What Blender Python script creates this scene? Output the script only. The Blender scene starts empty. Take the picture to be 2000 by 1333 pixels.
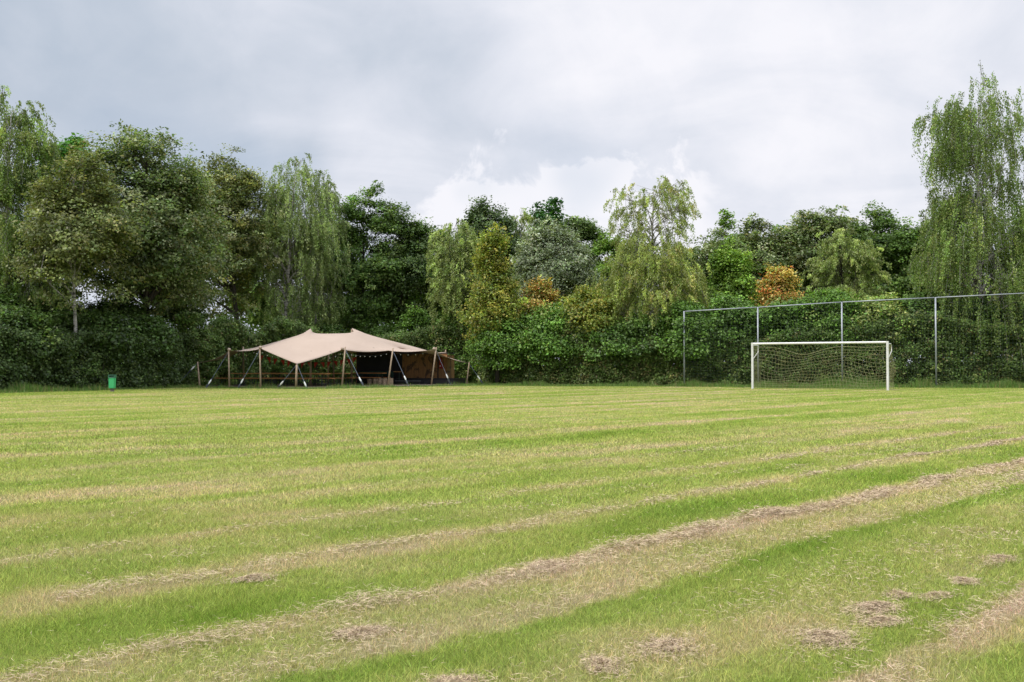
import bpy, math, random
import numpy as np
from mathutils import Vector

sc = bpy.context.scene
col = sc.collection
R = math.radians

# ------------------------------------------------------------------ camera
FPX, HC, YH = 1944.0, 1.3, 713.0              # focal length and horizon row, in pixels of the 2000 px photograph
PITCH = math.atan((YH - 666.5) / FPX)
cam_d = bpy.data.cameras.new('camera')
cam_d.sensor_width = 36.0
cam_d.lens = 36.0 * FPX / 2000.0
cam_d.clip_start = 0.1
cam_d.clip_end = 3000.0
cam = bpy.data.objects.new('camera', cam_d)
col.objects.link(cam)
cam.location = (0, 0, HC)
cam.rotation_euler = (R(90) + PITCH, 0, 0)
sc.camera = cam

# ------------------------------------------------------------------ light
SUN_EL, SUN_AZ = R(50), R(-122)                  # azimuth clockwise from +Y (straight ahead)
sun_d = bpy.data.lights.new('sun', 'SUN')
sun_d.energy = 2.3
sun_d.angle = R(18)
sun_d.color = (1.0, 0.95, 0.87)
sun = bpy.data.objects.new('sun', sun_d)
col.objects.link(sun)
sdir = Vector((math.sin(SUN_AZ) * math.cos(SUN_EL), math.cos(SUN_AZ) * math.cos(SUN_EL), math.sin(SUN_EL)))
sun.rotation_euler = sdir.to_track_quat('Z', 'Y').to_euler()
sun.location = (20, 20, 60)

sc.view_settings.view_transform = 'Standard'
sc.view_settings.look = 'None'
sc.view_settings.exposure = 0.0
sc.view_settings.gamma = 1.0


def vnoise(p, freq, seed):
    """smooth lattice noise, 0..1"""
    g = np.random.default_rng(seed).random((32, 32, 32))
    q = p * freq + 100.0
    i = np.floor(q).astype(int)
    f_ = q - i
    f_ = f_ * f_ * (3 - 2 * f_)
    out = 0
    for a in (0, 1):
        for b in (0, 1):
            for c in (0, 1):
                w_ = (f_[:, 0] if a else 1 - f_[:, 0]) * (f_[:, 1] if b else 1 - f_[:, 1]) * (f_[:, 2] if c else 1 - f_[:, 2])
                out = out + w_ * g[(i[:, 0] + a) % 32, (i[:, 1] + b) % 32, (i[:, 2] + c) % 32]
    return out


class NT:
    """small helper to write node trees"""
    def __init__(self, nt):
        self.nt = nt
    def n(self, kind, **kw):
        nd = self.nt.nodes.new(kind)
        for k, v in kw.items():
            setattr(nd, k, v)
        return nd
    def put(self, sock, v):
        if v is None:
            return
        if isinstance(v, bpy.types.NodeSocket):
            self.nt.links.new(v, sock)
        else:
            if hasattr(sock.default_value, '__len__') and not isinstance(v, (int, float)):
                v = tuple(v)
                if len(sock.default_value) == 4 and len(v) == 3:
                    v = v + (1.0,)
            sock.default_value = v
    def m(self, op, a, b=None, c=None, clamp=False):
        nd = self.n('ShaderNodeMath', operation=op)
        nd.use_clamp = clamp
        for i, v in enumerate((a, b, c)):
            self.put(nd.inputs[i], v)
        return nd.outputs[0]
    def vm(self, op, a, b=None):
        nd = self.n('ShaderNodeVectorMath', operation=op)
        self.put(nd.inputs[0], a)
        self.put(nd.inputs[1], b)
        return nd.outputs['Value'] if op in ('DOT_PRODUCT', 'LENGTH', 'DISTANCE') else nd.outputs[0]
    def xyz(self, x, y, z):
        nd = self.n('ShaderNodeCombineXYZ')
        for i, v in enumerate((x, y, z)):
            self.put(nd.inputs[i], v)
        return nd.outputs[0]
    def sep(self, v):
        nd = self.n('ShaderNodeSeparateXYZ')
        self.put(nd.inputs[0], v)
        return nd.outputs
    def noise(self, v, scale, detail=4, rough=0.5, dist=0.0, color=False):
        nd = self.n('ShaderNodeTexNoise')
        self.put(nd.inputs['Vector'], v)
        nd.inputs['Scale'].default_value = scale
        nd.inputs['Detail'].default_value = detail
        nd.inputs['Roughness'].default_value = rough
        nd.inputs['Distortion'].default_value = dist
        return nd.outputs['Color' if color else 'Fac']
    def mix(self, f, a, b, blend='MIX'):
        nd = self.n('ShaderNodeMix', data_type='RGBA', blend_type=blend)
        self.put(nd.inputs[0], f)
        self.put(nd.inputs[6], a)
        self.put(nd.inputs[7], b)
        return nd.outputs[2]
    def ss(self, v, lo, hi, a=0.0, b=1.0):
        nd = self.n('ShaderNodeMapRange', interpolation_type='SMOOTHSTEP')
        for i, q in enumerate((v, lo, hi, a, b)):
            self.put(nd.inputs[i], q)
        return nd.outputs[0]
    def ramp(self, f, stops, interp='LINEAR'):
        nd = self.n('ShaderNodeValToRGB')
        cr = nd.color_ramp
        cr.interpolation = interp
        while len(cr.elements) > 1:
            cr.elements.remove(cr.elements[-1])
        for i, (p, c) in enumerate(stops):
            e = cr.elements[0] if i == 0 else cr.elements.new(p)
            e.position = p
            e.color = (c, c, c, 1) if isinstance(c, (int, float)) else tuple(c) + (1,)
        self.put(nd.inputs[0], f)
        return nd.outputs[0]


# ------------------------------------------------------------------ world: cloudy sky
world = bpy.data.worlds.new('World')
sc.world = world
world.use_nodes = True
wt = world.node_tree
wt.nodes.clear()
w = NT(wt)
sky = w.n('ShaderNodeTexSky')
sky.sky_type = 'NISHITA'
sky.sun_disc = False
sky.sun_elevation = SUN_EL
sky.sun_rotation = SUN_AZ
SKY = 0.12
tc = w.n('ShaderNodeTexCoord')
d = tc.outputs['Generated']
dx, dy, dz = w.sep(d)
# direction -> a cloud layer seen in perspective
zz = w.m('ADD', w.m('MAXIMUM', dz, 0.0), 0.22)
cp = w.xyz(w.m('DIVIDE', dx, zz), w.m('DIVIDE', dy, zz), 0.0)
big = w.noise(w.vm('ADD', cp, (3.1, 7.7, 0)), 0.8, 3, 0.5, 0.3)
med = w.noise(w.vm('ADD', cp, (1.3, 4.2, 0)), 2.1, 6, 0.55, 0.5)
fin = w.noise(d, 9.0, 6, 0.55, 0.6)
v = w.m('ADD', w.m('MULTIPLY', big, 0.42), w.m('ADD', w.m('MULTIPLY', med, 0.38), w.m('MULTIPLY', fin, 0.20)))
# the thin bright cloud, upper right of the middle
glow_dir = Vector(((1480 - 1000) / FPX, 1.0, (YH - 90) / FPX)).normalized()
g = w.ss(w.vm('DOT_PRODUCT', d, tuple(glow_dir)), 0.93, 1.0)
v = w.m('ADD', v, w.m('MULTIPLY', g, 0.115))
left = w.ss(dx, -0.55, 0.15)
v = w.m('ADD', v, w.m('MULTIPLY', left, 0.03))
# a low bank of cumulus
cum_n = w.noise(d, 14.0, 5, 0.6, 0.4)
cum = w.ss(w.m('ADD', w.m('MULTIPLY', dz, -6.0), w.m('MULTIPLY', cum_n, 1.5)), -0.45, -0.25)
cdir = Vector(((1080 - 1000) / FPX, 1.0, (YH - 380) / FPX)).normalized()
cum = w.m('MULTIPLY', cum, w.ss(w.vm('DOT_PRODUCT', d, tuple(cdir)), 0.982, 0.997))
v = w.m('ADD', v, w.m('MULTIPLY', cum, 0.19))
cl = w.ramp(v, [(0.38, (0.505, 0.575, 0.68)), (0.47, (0.60, 0.655, 0.75)), (0.54, (0.69, 0.73, 0.82)),
                (0.62, (0.79, 0.815, 0.895)), (0.72, (0.93, 0.93, 0.985))])
# overcast skies are brighter overhead than near the horizon
up = w.ss(dz, 0.36, 0.95, 1.0, 3.0)
cl = w.vm('SCALE', cl)
cl.node.inputs['Scale'].default_value = 1.0 / SKY
wt.links.new(up, cl.node.inputs['Scale'])
up2 = w.m('MULTIPLY', up, 1.0 / SKY)
wt.links.new(up2, cl.node.inputs['Scale'])
gap = w.ss(w.noise(w.vm('ADD', d, (5, 2, 1)), 3.0, 4), 0.62, 0.74)       # small openings of blue
gap = w.m('MULTIPLY', gap, w.ss(dz, 0.30, 0.10))
mixc = w.mix(w.m('MULTIPLY', gap, 0.5), cl, sky.outputs[0])
bg = w.n('ShaderNodeBackground')
bg.inputs['Strength'].default_value = SKY
wt.links.new(mixc, bg.inputs['Color'])
wo = w.n('ShaderNodeOutputWorld')
wt.links.new(bg.outputs[0], wo.inputs[0])

# ------------------------------------------------------------------ pixel -> place
CP, SP = math.cos(PITCH), math.sin(PITCH)


def at(px, py, Y):
    a, b = (px - 1000) / FPX, (666.5 - py) / FPX
    dv = Vector((a, CP - b * SP, SP + b * CP))
    s = Y / dv.y
    return Vector((dv.x * s, Y, HC + dv.z * s))


def ground(px, py):
    a, b = (px - 1000) / FPX, (666.5 - py) / FPX
    dv = Vector((a, CP - b * SP, SP + b * CP))
    s = -HC / dv.z
    return Vector((dv.x * s, dv.y * s, 0))


# ------------------------------------------------------------------ building helpers
def tag(o, label=None, cat=None, group=None, kind=None):
    for k, q in (('label', label), ('category', cat), ('group', group), ('kind', kind)):
        if q:
            o[k] = q
    return o


def empty(name, loc, label, cat, group=None, rz=0.0):
    o = bpy.data.objects.new(name, None)
    col.objects.link(o)
    o.location = loc
    o.rotation_euler = (0, 0, rz)
    o.empty_display_size = 0.3
    return tag(o, label, cat, group)


def link_mesh(name, me, parent=None, offset=None):
    """meshes are written in world coordinates; a child is moved back by its parent's place"""
    o = bpy.data.objects.new(name, me)
    col.objects.link(o)
    if parent is not None:
        o.parent = parent
        if offset is not None:
            o.location = offset
        elif parent.rotation_euler.z == 0:
            p = parent.location.copy()
            if parent.parent is not None:
                p = p + parent.parent.location
            o.location = -p
    return o


class MB:
    def __init__(self):
        self.v, self.f = [], []
    def tube(self, pts, rad, seg=8, cap=True):
        pts = [Vector(p) for p in pts]
        if isinstance(rad, (int, float)):
            rad = [rad] * len(pts)
        base = len(self.v)
        ref = None
        for i, p in enumerate(pts):
            t = (pts[min(i + 1, len(pts) - 1)] - pts[max(i - 1, 0)])
            if t.length < 1e-9:
                t = Vector((0, 0, 1))
            t.normalize()
            if ref is None:
                ref = Vector((1, 0, 0)) if abs(t.x) < 0.8 else Vector((0, 1, 0))
            a = (ref - t * ref.dot(t)).normalized()
            ref = a
            b = t.cross(a)
            for k in range(seg):
                q = 2 * math.pi * k / seg
                self.v.append(p + a * (rad[i] * math.cos(q)) + b * (rad[i] * math.sin(q)))
        for i in range(len(pts) - 1):
            for k in range(seg):
                k2 = (k + 1) % seg
                self.f.append((base + i * seg + k, base + i * seg + k2, base + (i + 1) * seg + k2, base + (i + 1) * seg + k))
        if cap:
            self.f.append(tuple(base + k for k in range(seg))[::-1])
            self.f.append(tuple(base + (len(pts) - 1) * seg + k for k in range(seg)))
        return self
    def box(self, c, size, rz=0.0, taper=1.0):
        c = Vector(c)
        hx, hy, hz = size[0] / 2, size[1] / 2, size[2] / 2
        cs, sn = math.cos(rz), math.sin(rz)
        b = len(self.v)
        for z in (-hz, hz):
            k = taper if z > 0 else 1.0
            for x, y in ((-hx, -hy), (hx, -hy), (hx, hy), (-hx, hy)):
                x, y = x * k, y * k
                self.v.append(c + Vector((x * cs - y * sn, x * sn + y * cs, z)))
        for q in ((0, 3, 2, 1), (4, 5, 6, 7), (0, 1, 5, 4), (1, 2, 6, 5), (2, 3, 7, 6), (3, 0, 4, 7)):
            self.f.append(tuple(b + i for i in q))
        return self
    def beam(self, a, b, w_, h_):
        """a flat-sided bar from a to b"""
        a, b = Vector(a), Vector(b)
        t = (b - a).normalized()
        s = t.cross(Vector((0, 0, 1)))
        s = s.normalized() if s.length > 1e-6 else Vector((1, 0, 0))
        u = s.cross(t).normalized()
        k = len(self.v)
        for p in (a, b):
            for x, y in ((-1, -1), (1, -1), (1, 1), (-1, 1)):
                self.v.append(p + s * (x * w_ / 2) + u * (y * h_ / 2))
        for q in ((0, 1, 2, 3), (7, 6, 5, 4), (0, 4, 5, 1), (1, 5, 6, 2), (2, 6, 7, 3), (3, 7, 4, 0)):
            self.f.append(tuple(k + i for i in q))
        return self
    def ball(self, c, r, seg=8, rings=6, sz=1.0):
        c = Vector(c)
        pts, rad = [], []
        for i in range(rings + 1):
            q = math.pi * i / rings
            pts.append(c + Vector((0, 0, -math.cos(q) * r * sz)))
            rad.append(max(1e-4, r * math.sin(q)))
        return self.tube(pts, rad, seg)
    def poly(self, pts):
        b = len(self.v)
        self.v += [Vector(p) for p in pts]
        self.f.append(tuple(range(b, b + len(pts))))
        return self
    def mesh(self, name, mat, smooth=False):
        me = bpy.data.meshes.new(name)
        me.from_pydata([tuple(p) for p in self.v], [], self.f)
        me.materials.append(mat)
        if smooth:
            me.polygons.foreach_set('use_smooth', [True] * len(me.polygons))
        me.update()
        return me
    def build(self, name, mat, parent=None, smooth=False, bevel=0.0, offset=None):
        o = link_mesh(name, self.mesh(name, mat, smooth), parent, offset)
        if bevel:
            b = o.modifiers.new('bevel', 'BEVEL')
            b.width = bevel
            b.segments = 2
            b.limit_method = 'ANGLE'
        return o


def faces_mesh(name, verts, k, mat, rgb=None, extra=None):
    """verts (N,k,3) -> one mesh of N separate k-gons; rgb (N,3) leaf colours"""
    n = len(verts)
    me = bpy.data.meshes.new(name)
    me.vertices.add(n * k)
    me.vertices.foreach_set('co', np.ascontiguousarray(verts, dtype=np.float32).ravel())
    me.loops.add(n * k)
    me.loops.foreach_set('vertex_index', np.arange(n * k, dtype=np.int32))
    me.polygons.add(n)
    me.polygons.foreach_set('loop_start', np.arange(0, n * k, k, dtype=np.int32))
    me.polygons.foreach_set('loop_total', np.full(n, k, dtype=np.int32))
    if rgb is not None:
        at_ = me.attributes.new('tone', 'FLOAT_COLOR', 'FACE')
        c = np.ones((n, 4), dtype=np.float32)
        c[:, :3] = np.clip(rgb, 0, 1)
        at_.data.foreach_set('color', c.ravel())
    me.materials.append(mat)
    me.update()
    me.validate()
    return me


# ------------------------------------------------------------------ materials
def new_mat(name):
    m = bpy.data.materials.new(name)
    m.use_nodes = True
    m.node_tree.nodes.clear()
    t = NT(m.node_tree)
    out = t.n('ShaderNodeOutputMaterial')
    return m, t, out


def plain(name, c, rough=0.6, var=0.12, scale=8.0, metal=0.0, bump=0.0, stretch=None, spec=0.5):
    m, t, out = new_mat(name)
    co = t.n('ShaderNodeTexCoord').outputs['Object']
    if stretch:
        co = t.vm('MULTIPLY', co, stretch)
    nz = t.noise(co, scale, 5, 0.6)
    c0 = tuple(max(0, q * (1 - var * 2)) for q in c)
    c1 = tuple(min(1, q * (1 + var * 2)) for q in c)
    b = t.n('ShaderNodeBsdfPrincipled')
    t.put(b.inputs['Base Color'], t.ramp(nz, [(0.25, c0), (0.75, c1)]))
    b.inputs['Roughness'].default_value = rough
    b.inputs['Metallic'].default_value = metal
    b.inputs['Specular IOR Level'].default_value = spec
    if bump:
        bp = t.n('ShaderNodeBump')
        bp.inputs['Strength'].default_value = bump
        bp.inputs['Distance'].default_value = 0.02
        t.put(bp.inputs['Height'], nz)
        t.put(b.inputs['Normal'], bp.outputs[0])
    m.node_tree.links.new(b.outputs[0], out.inputs[0])
    return m


def leaf_mat(name, trans=0.36, gloss=0.03, rough=0.42):
    m, t, out = new_mat(name)
    a = t.n('ShaderNodeAttribute', attribute_name='tone')
    df = t.n('ShaderNodeBsdfDiffuse')
    t.put(df.inputs[0], a.outputs['Color'])
    tr = t.n('ShaderNodeBsdfTranslucent')
    t.put(tr.inputs[0], t.mix(1.0, a.outputs['Color'], (1.1, 1.15, 0.6), 'MULTIPLY'))
    m1 = t.n('ShaderNodeMixShader')
    m1.inputs[0].default_value = trans
    t.put(m1.inputs[1], df.outputs[0])
    t.put(m1.inputs[2], tr.outputs[0])
    gl = t.n('ShaderNodeBsdfGlossy')
    gl.inputs['Roughness'].default_value = rough
    m2 = t.n('ShaderNodeMixShader')
    m2.inputs[0].default_value = gloss
    t.put(m2.inputs[1], m1.outputs[0])
    t.put(m2.inputs[2], gl.outputs[0])
    m.node_tree.links.new(m2.outputs[0], out.inputs[0])
    return m


def birch_bark():
    m, t, out = new_mat('birch_bark')
    co = t.n('ShaderNodeTexCoord').outputs['Object']
    n1 = t.noise(t.vm('MULTIPLY', co, (1.5, 1.5, 6.0)), 1.6, 5, 0.65)
    n2 = t.noise(co, 0.8, 3)
    f = t.m('ADD', t.m('MULTIPLY', n1, 0.75), t.m('MULTIPLY', n2, 0.25))
    b = t.n('ShaderNodeBsdfPrincipled')
    t.put(b.inputs['Base Color'], t.ramp(f, [(0.40, (0.05, 0.045, 0.04)), (0.50, (0.36, 0.33, 0.30)), (0.7, (0.55, 0.52, 0.48))]))
    b.inputs['Roughness'].default_value = 0.7
    m.node_tree.links.new(b.outputs[0], out.inputs[0])
    return m


M = {
    'leaf': leaf_mat('leaf'),
    'leaf_dull': leaf_mat('leaf_dull', 0.28, 0.03, 0.5),
    'bark': plain('bark', (0.06, 0.048, 0.038), 0.9, 0.3, 5, bump=0.5, stretch=(3, 3, 0.6)),
    'birch': birch_bark(),
    'white_paint': plain('white_paint', (0.78, 0.76, 0.73), 0.4, 0.05, 3.0),
    'galv': plain('galvanised_steel', (0.34, 0.36, 0.385), 0.45, 0.1, 4.0, metal=0.3),
    'net_dark': plain('dark_net_cord', (0.03, 0.045, 0.035), 0.8),
    'net_cord': plain('yellowed_net_cord', (0.30, 0.29, 0.145), 0.8, 0.2, 3.0),
    'pole_wood': plain('peeled_pole_wood', (0.36, 0.265, 0.18), 0.7, 0.22, 3.0, stretch=(8, 8, 1), bump=0.2),
    'strap': plain('blue_grey_strap', (0.16, 0.19, 0.25), 0.7),
    'pad': plain('white_pad', (0.8, 0.8, 0.78), 0.6),
    'steel': plain('ratchet_steel', (0.10, 0.11, 0.13), 0.4, metal=0.6),
    'bench_wood': plain('orange_varnished_wood', (0.56, 0.26, 0.10), 0.4, 0.2, 3.0, stretch=(1, 12, 12)),
    'bench_steel': plain('green_black_steel', (0.03, 0.05, 0.04), 0.5),
    'deck': plain('grey_deck_boards', (0.22, 0.17, 0.13), 0.85, 0.25, 4.0, stretch=(1, 8, 1)),
    'black_panel': plain('black_painted_board', (0.017, 0.016, 0.02), 0.6, 0.2, 2.0),
    'log': plain('cut_log_bark', (0.30, 0.22, 0.15), 0.9, 0.3, 8.0, bump=0.4),
    'log_top': plain('cut_log_face', (0.36, 0.27, 0.18), 0.8, 0.2, 6.0),
    'cloth_green': plain('dark_green_cloth', (0.02, 0.06, 0.05), 0.8, 0.15, 2.0),
    'red': plain('red_fabric', (0.42, 0.02, 0.02), 0.6, 0.1, 6.0),
    'red_flag': plain('red_pennant_fabric', (0.55, 0.045, 0.025), 0.7, 0.12, 6.0),
    'bulb': plain('frosted_bulb_glass', (0.85, 0.83, 0.76), 0.3, 0.03),
    'cable': plain('black_cable', (0.015, 0.015, 0.015), 0.6),
    'bin': plain('green_bin_plastic', (0.06, 0.46, 0.17), 0.45, 0.08, 3.0),
    'bin_rim': plain('dark_green_bin_rim', (0.05, 0.17, 0.10), 0.5, 0.1),
    'post_grey': plain('weathered_bin_post', (0.20, 0.165, 0.14), 0.8, 0.2),
}


def fabric_mat():
    m, t, out = new_mat('sand_stretch_fabric')
    co = t.n('ShaderNodeTexCoord').outputs['Object']
    n1 = t.noise(co, 0.7, 4, 0.5)
    n2 = t.noise(co, 2.6, 3, 0.5)
    base = t.ramp(n1, [(0.3, (0.49, 0.383, 0.308)), (0.7, (0.53, 0.418, 0.338))])
    spot = t.ss(n2, 0.70, 0.74)
    base = t.mix(t.m('MULTIPLY', spot, 0.55), base, (0.20, 0.17, 0.15))
    df = t.n('ShaderNodeBsdfDiffuse')
    t.put(df.inputs[0], base)
    bp = t.n('ShaderNodeBump')
    bp.inputs['Strength'].default_value = 0.35
    bp.inputs['Distance'].default_value = 0.12
    t.put(bp.inputs['Height'], t.noise(t.vm('MULTIPLY', co, (1.0, 0.5, 2.0)), 1.3, 4, 0.55, 0.8))
    t.put(df.inputs['Normal'], bp.outputs[0])
    tr = t.n('ShaderNodeBsdfTranslucent')
    t.put(tr.inputs[0], (0.36, 0.17, 0.06))
    mx = t.n('ShaderNodeMixShader')
    mx.inputs[0].default_value = 0.10
    t.put(mx.inputs[1], df.outputs[0])
    t.put(mx.inputs[2], tr.outputs[0])
    m.node_tree.links.new(mx.outputs[0], out.inputs[0])
    return m


def shed_mat():
    m, t, out = new_mat('brown_stained_planks')
    co = t.n('ShaderNodeTexCoord').outputs['Object']
    x, y, z = t.sep(co)
    u = t.m('ADD', x, t.m('MULTIPLY', y, -0.3))
    pl = t.m('FRACT', t.m('MULTIPLY', u, 7.0))
    groove = t.ss(t.m('ABSOLUTE', t.m('SUBTRACT', pl, 0.5)), 0.42, 0.49)
    tone = t.n('ShaderNodeTexWhiteNoise', noise_dimensions='1D')
    t.put(tone.inputs['W'], t.m('FLOOR', t.m('MULTIPLY', u, 7.0)))
    grain = t.noise(t.xyz(t.m('MULTIPLY', u, 14.0), 0.0, z), 1.6, 5, 0.6)
    c = t.ramp(grain, [(0.25, (0.30, 0.14, 0.05)), (0.75, (0.60, 0.32, 0.125))])
    c = t.mix(t.m('MULTIPLY', tone.outputs['Value'], 0.35), c, (0.20, 0.09, 0.035))
    c = t.mix(t.m('MULTIPLY', groove, 0.8), c, (0.02, 0.012, 0.008))
    dark_patch = t.ss(t.noise(t.xyz(t.m('MULTIPLY', u, 1.6), 0.0, z), 1.2, 4, 0.6, 1.0), 0.52, 0.60)  # irregular dark patches over the planks
    c = t.mix(t.m('MULTIPLY', dark_patch, 0.75), c, (0.03, 0.02, 0.014))
    b = t.n('ShaderNodeBsdfPrincipled')
    t.put(b.inputs['Base Color'], c)
    b.inputs['Roughness'].default_value = 0.65
    m.node_tree.links.new(b.outputs[0], out.inputs[0])
    return m


M['fabric'] = fabric_mat()
M['shed'] = shed_mat()

# ------------------------------------------------------------------ the field: one colour pattern for turf and blades
NU, NV = (0.72, -0.69), (0.69, 0.72)           # across and along the mowing direction


def field_group():
    ng = bpy.data.node_groups.new('field_colour', 'ShaderNodeTree')
    ng.interface.new_socket('Color', in_out='OUTPUT', socket_type='NodeSocketColor')
    ng.interface.new_socket('Dry', in_out='OUTPUT', socket_type='NodeSocketFloat')
    t = NT(ng)
    p = t.n('ShaderNodeNewGeometry').outputs['Position']
    x, y, z = t.sep(p)
    u = t.m('ADD', t.m('MULTIPLY', x, NU[0]), t.m('MULTIPLY', y, NU[1]))
    vv = t.m('ADD', t.m('MULTIPLY', x, NV[0]), t.m('MULTIPLY', y, NV[1]))
    wob = t.noise(t.xyz(t.m('MULTIPLY', u, 0.3), t.m('MULTIPLY', vv, 0.35), 0.0), 1.0, 3, 0.5)
    fuzz = t.noise(t.xyz(u, t.m('MULTIPLY', vv, 0.8), 0.0), 4.0, 4, 0.65)
    uu = t.m('ADD', u, t.m('ADD', t.m('MULTIPLY', t.m('SUBTRACT', wob, 0.5), 0.5),
                           t.m('MULTIPLY', t.m('SUBTRACT', fuzz, 0.5), 0.42)))
    st = [(-9.0, .46), (-8.2, .58), (-7.6, .36), (-6.95, .72), (-6.65, .42), (-6.1, .3), (-5.65, .72), (-5.48, .74),
          (-5.25, .35), (-4.95, .12), (-4.6, .1), (-4.45, .4), (-4.34, .92), (-4.15, .86), (-3.95, .56), (-3.65, .74),
          (-3.52, .70), (-3.42, .04), (-3.30, .08), (-3.16, .36), (-2.95, .42), (-2.7, .54), (-2.4, .46), (-2.15, .30), (-2.05, .12),
          (-1.94, .16), (-1.85, .88), (-1.68, .82), (-1.5, .38), (-1.2, .32), (-0.9, .5)]
    near = t.ramp(t.m('DIVIDE', t.m('ADD', uu, 9.0), 8.1, clamp=True), [((a + 9.0) / 8.1, b) for a, b in st])
    s1 = t.noise(t.xyz(t.m('MULTIPLY', u, 0.85), t.m('MULTIPLY', vv, 0.03), 1.7), 1.0, 4, 0.65)
    s2 = t.noise(t.xyz(t.m('MULTIPLY', u, 2.6), t.m('MULTIPLY', vv, 0.10), 5.2), 1.0, 3, 0.6)
    far = t.m('ADD', t.ss(s1, 0.28, 0.72, 0.16, 0.86), t.m('MULTIPLY', t.m('SUBTRACT', s2, 0.5), 0.9))
    isnear = t.ss(u, -9.2, -7.6)
    dry = t.m('ADD', t.m('MULTIPLY', near, isnear), t.m('MULTIPLY', far, t.m('SUBTRACT', 1.0, isnear)))
    # streaks fade towards the left of the field, and with broad patches
    patch = t.noise(t.xyz(x, y, 3.0), 0.22, 4, 0.55)
    patch2 = t.noise(t.xyz(u, t.m('MULTIPLY', vv, 0.45), 9.0), 1.3, 5, 0.65)
    fade = t.ss(vv, -1.5, 5.0, 0.62, 1.0)
    dry = t.m('ADD', t.m('MULTIPLY', t.m('SUBTRACT', dry, 0.38), t.m('MULTIPLY', fade, 0.66)), 0.39)
    dry = t.m('ADD', dry, t.m('MULTIPLY', t.m('SUBTRACT', patch, 0.5), 0.55))
    dry = t.m('ADD', dry, t.m('MULTIPLY', t.m('SUBTRACT', patch2, 0.5), 1.05))
    f1 = t.noise(p, 26.0, 3, 0.6)
    dry = t.m('ADD', dry, t.m('MULTIPLY', t.m('SUBTRACT', f1, 0.5), 0.45), clamp=True)
    c = t.ramp(dry, [(0.0, (0.160, 0.245, 0.030)), (0.22, (0.230, 0.298, 0.055)), (0.45, (0.315, 0.352, 0.090)),
                     (0.66, (0.415, 0.375, 0.160)), (0.85, (0.475, 0.382, 0.230)), (1.0, (0.490, 0.372, 0.262))])
    hue = t.noise(t.xyz(x, y, 8.0), 0.7, 3)
    c = t.mix(t.ss(hue, 0.35, 0.7, 0.0, 0.16), c, (0.17, 0.28, 0.060))
    go = t.n('NodeGroupOutput')
    ng.links.new(c, go.inputs[0])
    ng.links.new(dry, go.inputs[1])
    return ng


FIELD = field_group()


def field_mats():
    m, t, out = new_mat('mown_turf')
    g = t.n('ShaderNodeGroup')
    g.node_tree = FIELD
    p = t.n('ShaderNodeNewGeometry').outputs['Position']
    n1 = t.noise(p, 38.0, 4, 0.7)
    c = t.mix(t.ss(n1, 0.3, 0.7, 0.35, 0.0), g.outputs[0], (0.10, 0.11, 0.035))
    c = t.mix(1.0, c, (0.72, 0.72, 0.72), 'MULTIPLY')
    b = t.n('ShaderNodeBsdfDiffuse')
    t.put(b.inputs[0], c)
    bp = t.n('ShaderNodeBump')
    bp.inputs['Strength'].default_value = 0.6
    bp.inputs['Distance'].default_value = 0.03
    t.put(bp.inputs['Height'], n1)
    t.put(b.inputs['Normal'], bp.outputs[0])
    m.node_tree.links.new(b.outputs[0], out.inputs[0])
    m2, t, out = new_mat('grass_blades')
    g = t.n('ShaderNodeGroup')
    g.node_tree = FIELD
    a = t.n('ShaderNodeAttribute', attribute_name='tone')
    c = t.mix(1.0, g.outputs[0], a.outputs['Color'], 'MULTIPLY')
    c = t.vm('SCALE', c)
    c.node.inputs['Scale'].default_value = 2.65
    df = t.n('ShaderNodeBsdfDiffuse')
    t.put(df.inputs[0], c)
    tr = t.n('ShaderNodeBsdfTranslucent')
    t.put(tr.inputs[0], c)
    mx = t.n('ShaderNodeMixShader')
    mx.inputs[0].default_value = 0.4
    t.put(mx.inputs[1], df.outputs[0])
    t.put(mx.inputs[2], tr.outputs[0])
    m2.node_tree.links.new(mx.outputs[0], out.inputs[0])
    return m, m2


M['turf'], M['blades'] = field_mats()
straw, st_, so_ = new_mat('dry_straw')
sa = st_.n('ShaderNodeAttribute', attribute_name='tone')
sb = st_.n('ShaderNodeBsdfDiffuse')
st_.put(sb.inputs[0], sa.outputs['Color'])
straw.node_tree.links.new(sb.outputs[0], so_.inputs[0])
M['straw'] = straw

gm = MB()
gm.poly([(-900, -60, 0), (900, -60, 0), (900, 1500, 0), (-900, 1500, 0)])
tag(gm.build('ground', M['turf']), kind='structure')

rs = np.random.default_rng(7)


def blades(x, y, h, wd, lean, rng, z0=0.0):
    """one triangle per blade"""
    n = len(x)
    a = rng.uniform(0, 2 * np.pi, n)
    la = rng.uniform(0, 2 * np.pi, n)
    L = rng.normal(0, 1, n) * lean * h
    v = np.zeros((n, 3, 3))
    v[:, 0] = np.c_[x - np.cos(a) * wd / 2, y - np.sin(a) * wd / 2, np.full(n, z0)]
    v[:, 1] = np.c_[x + np.cos(a) * wd / 2, y + np.sin(a) * wd / 2, np.full(n, z0)]
    v[:, 2] = np.c_[x + np.cos(la) * L, y + np.sin(la) * L, z0 + h]
    return v


def field_points(y0, y1, dens, rng):
    """points in the wedge the field of view takes in, with a margin for other viewpoints"""
    wmax = 0.56 * y1 + 5.0
    n = int(dens * (y1 - y0) * 2 * wmax)
    x = rng.uniform(-wmax, wmax, n)
    y = rng.uniform(y0, y1, n)
    k = np.abs(x) < 0.56 * y + 5.0
    return x[k], y[k]


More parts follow.
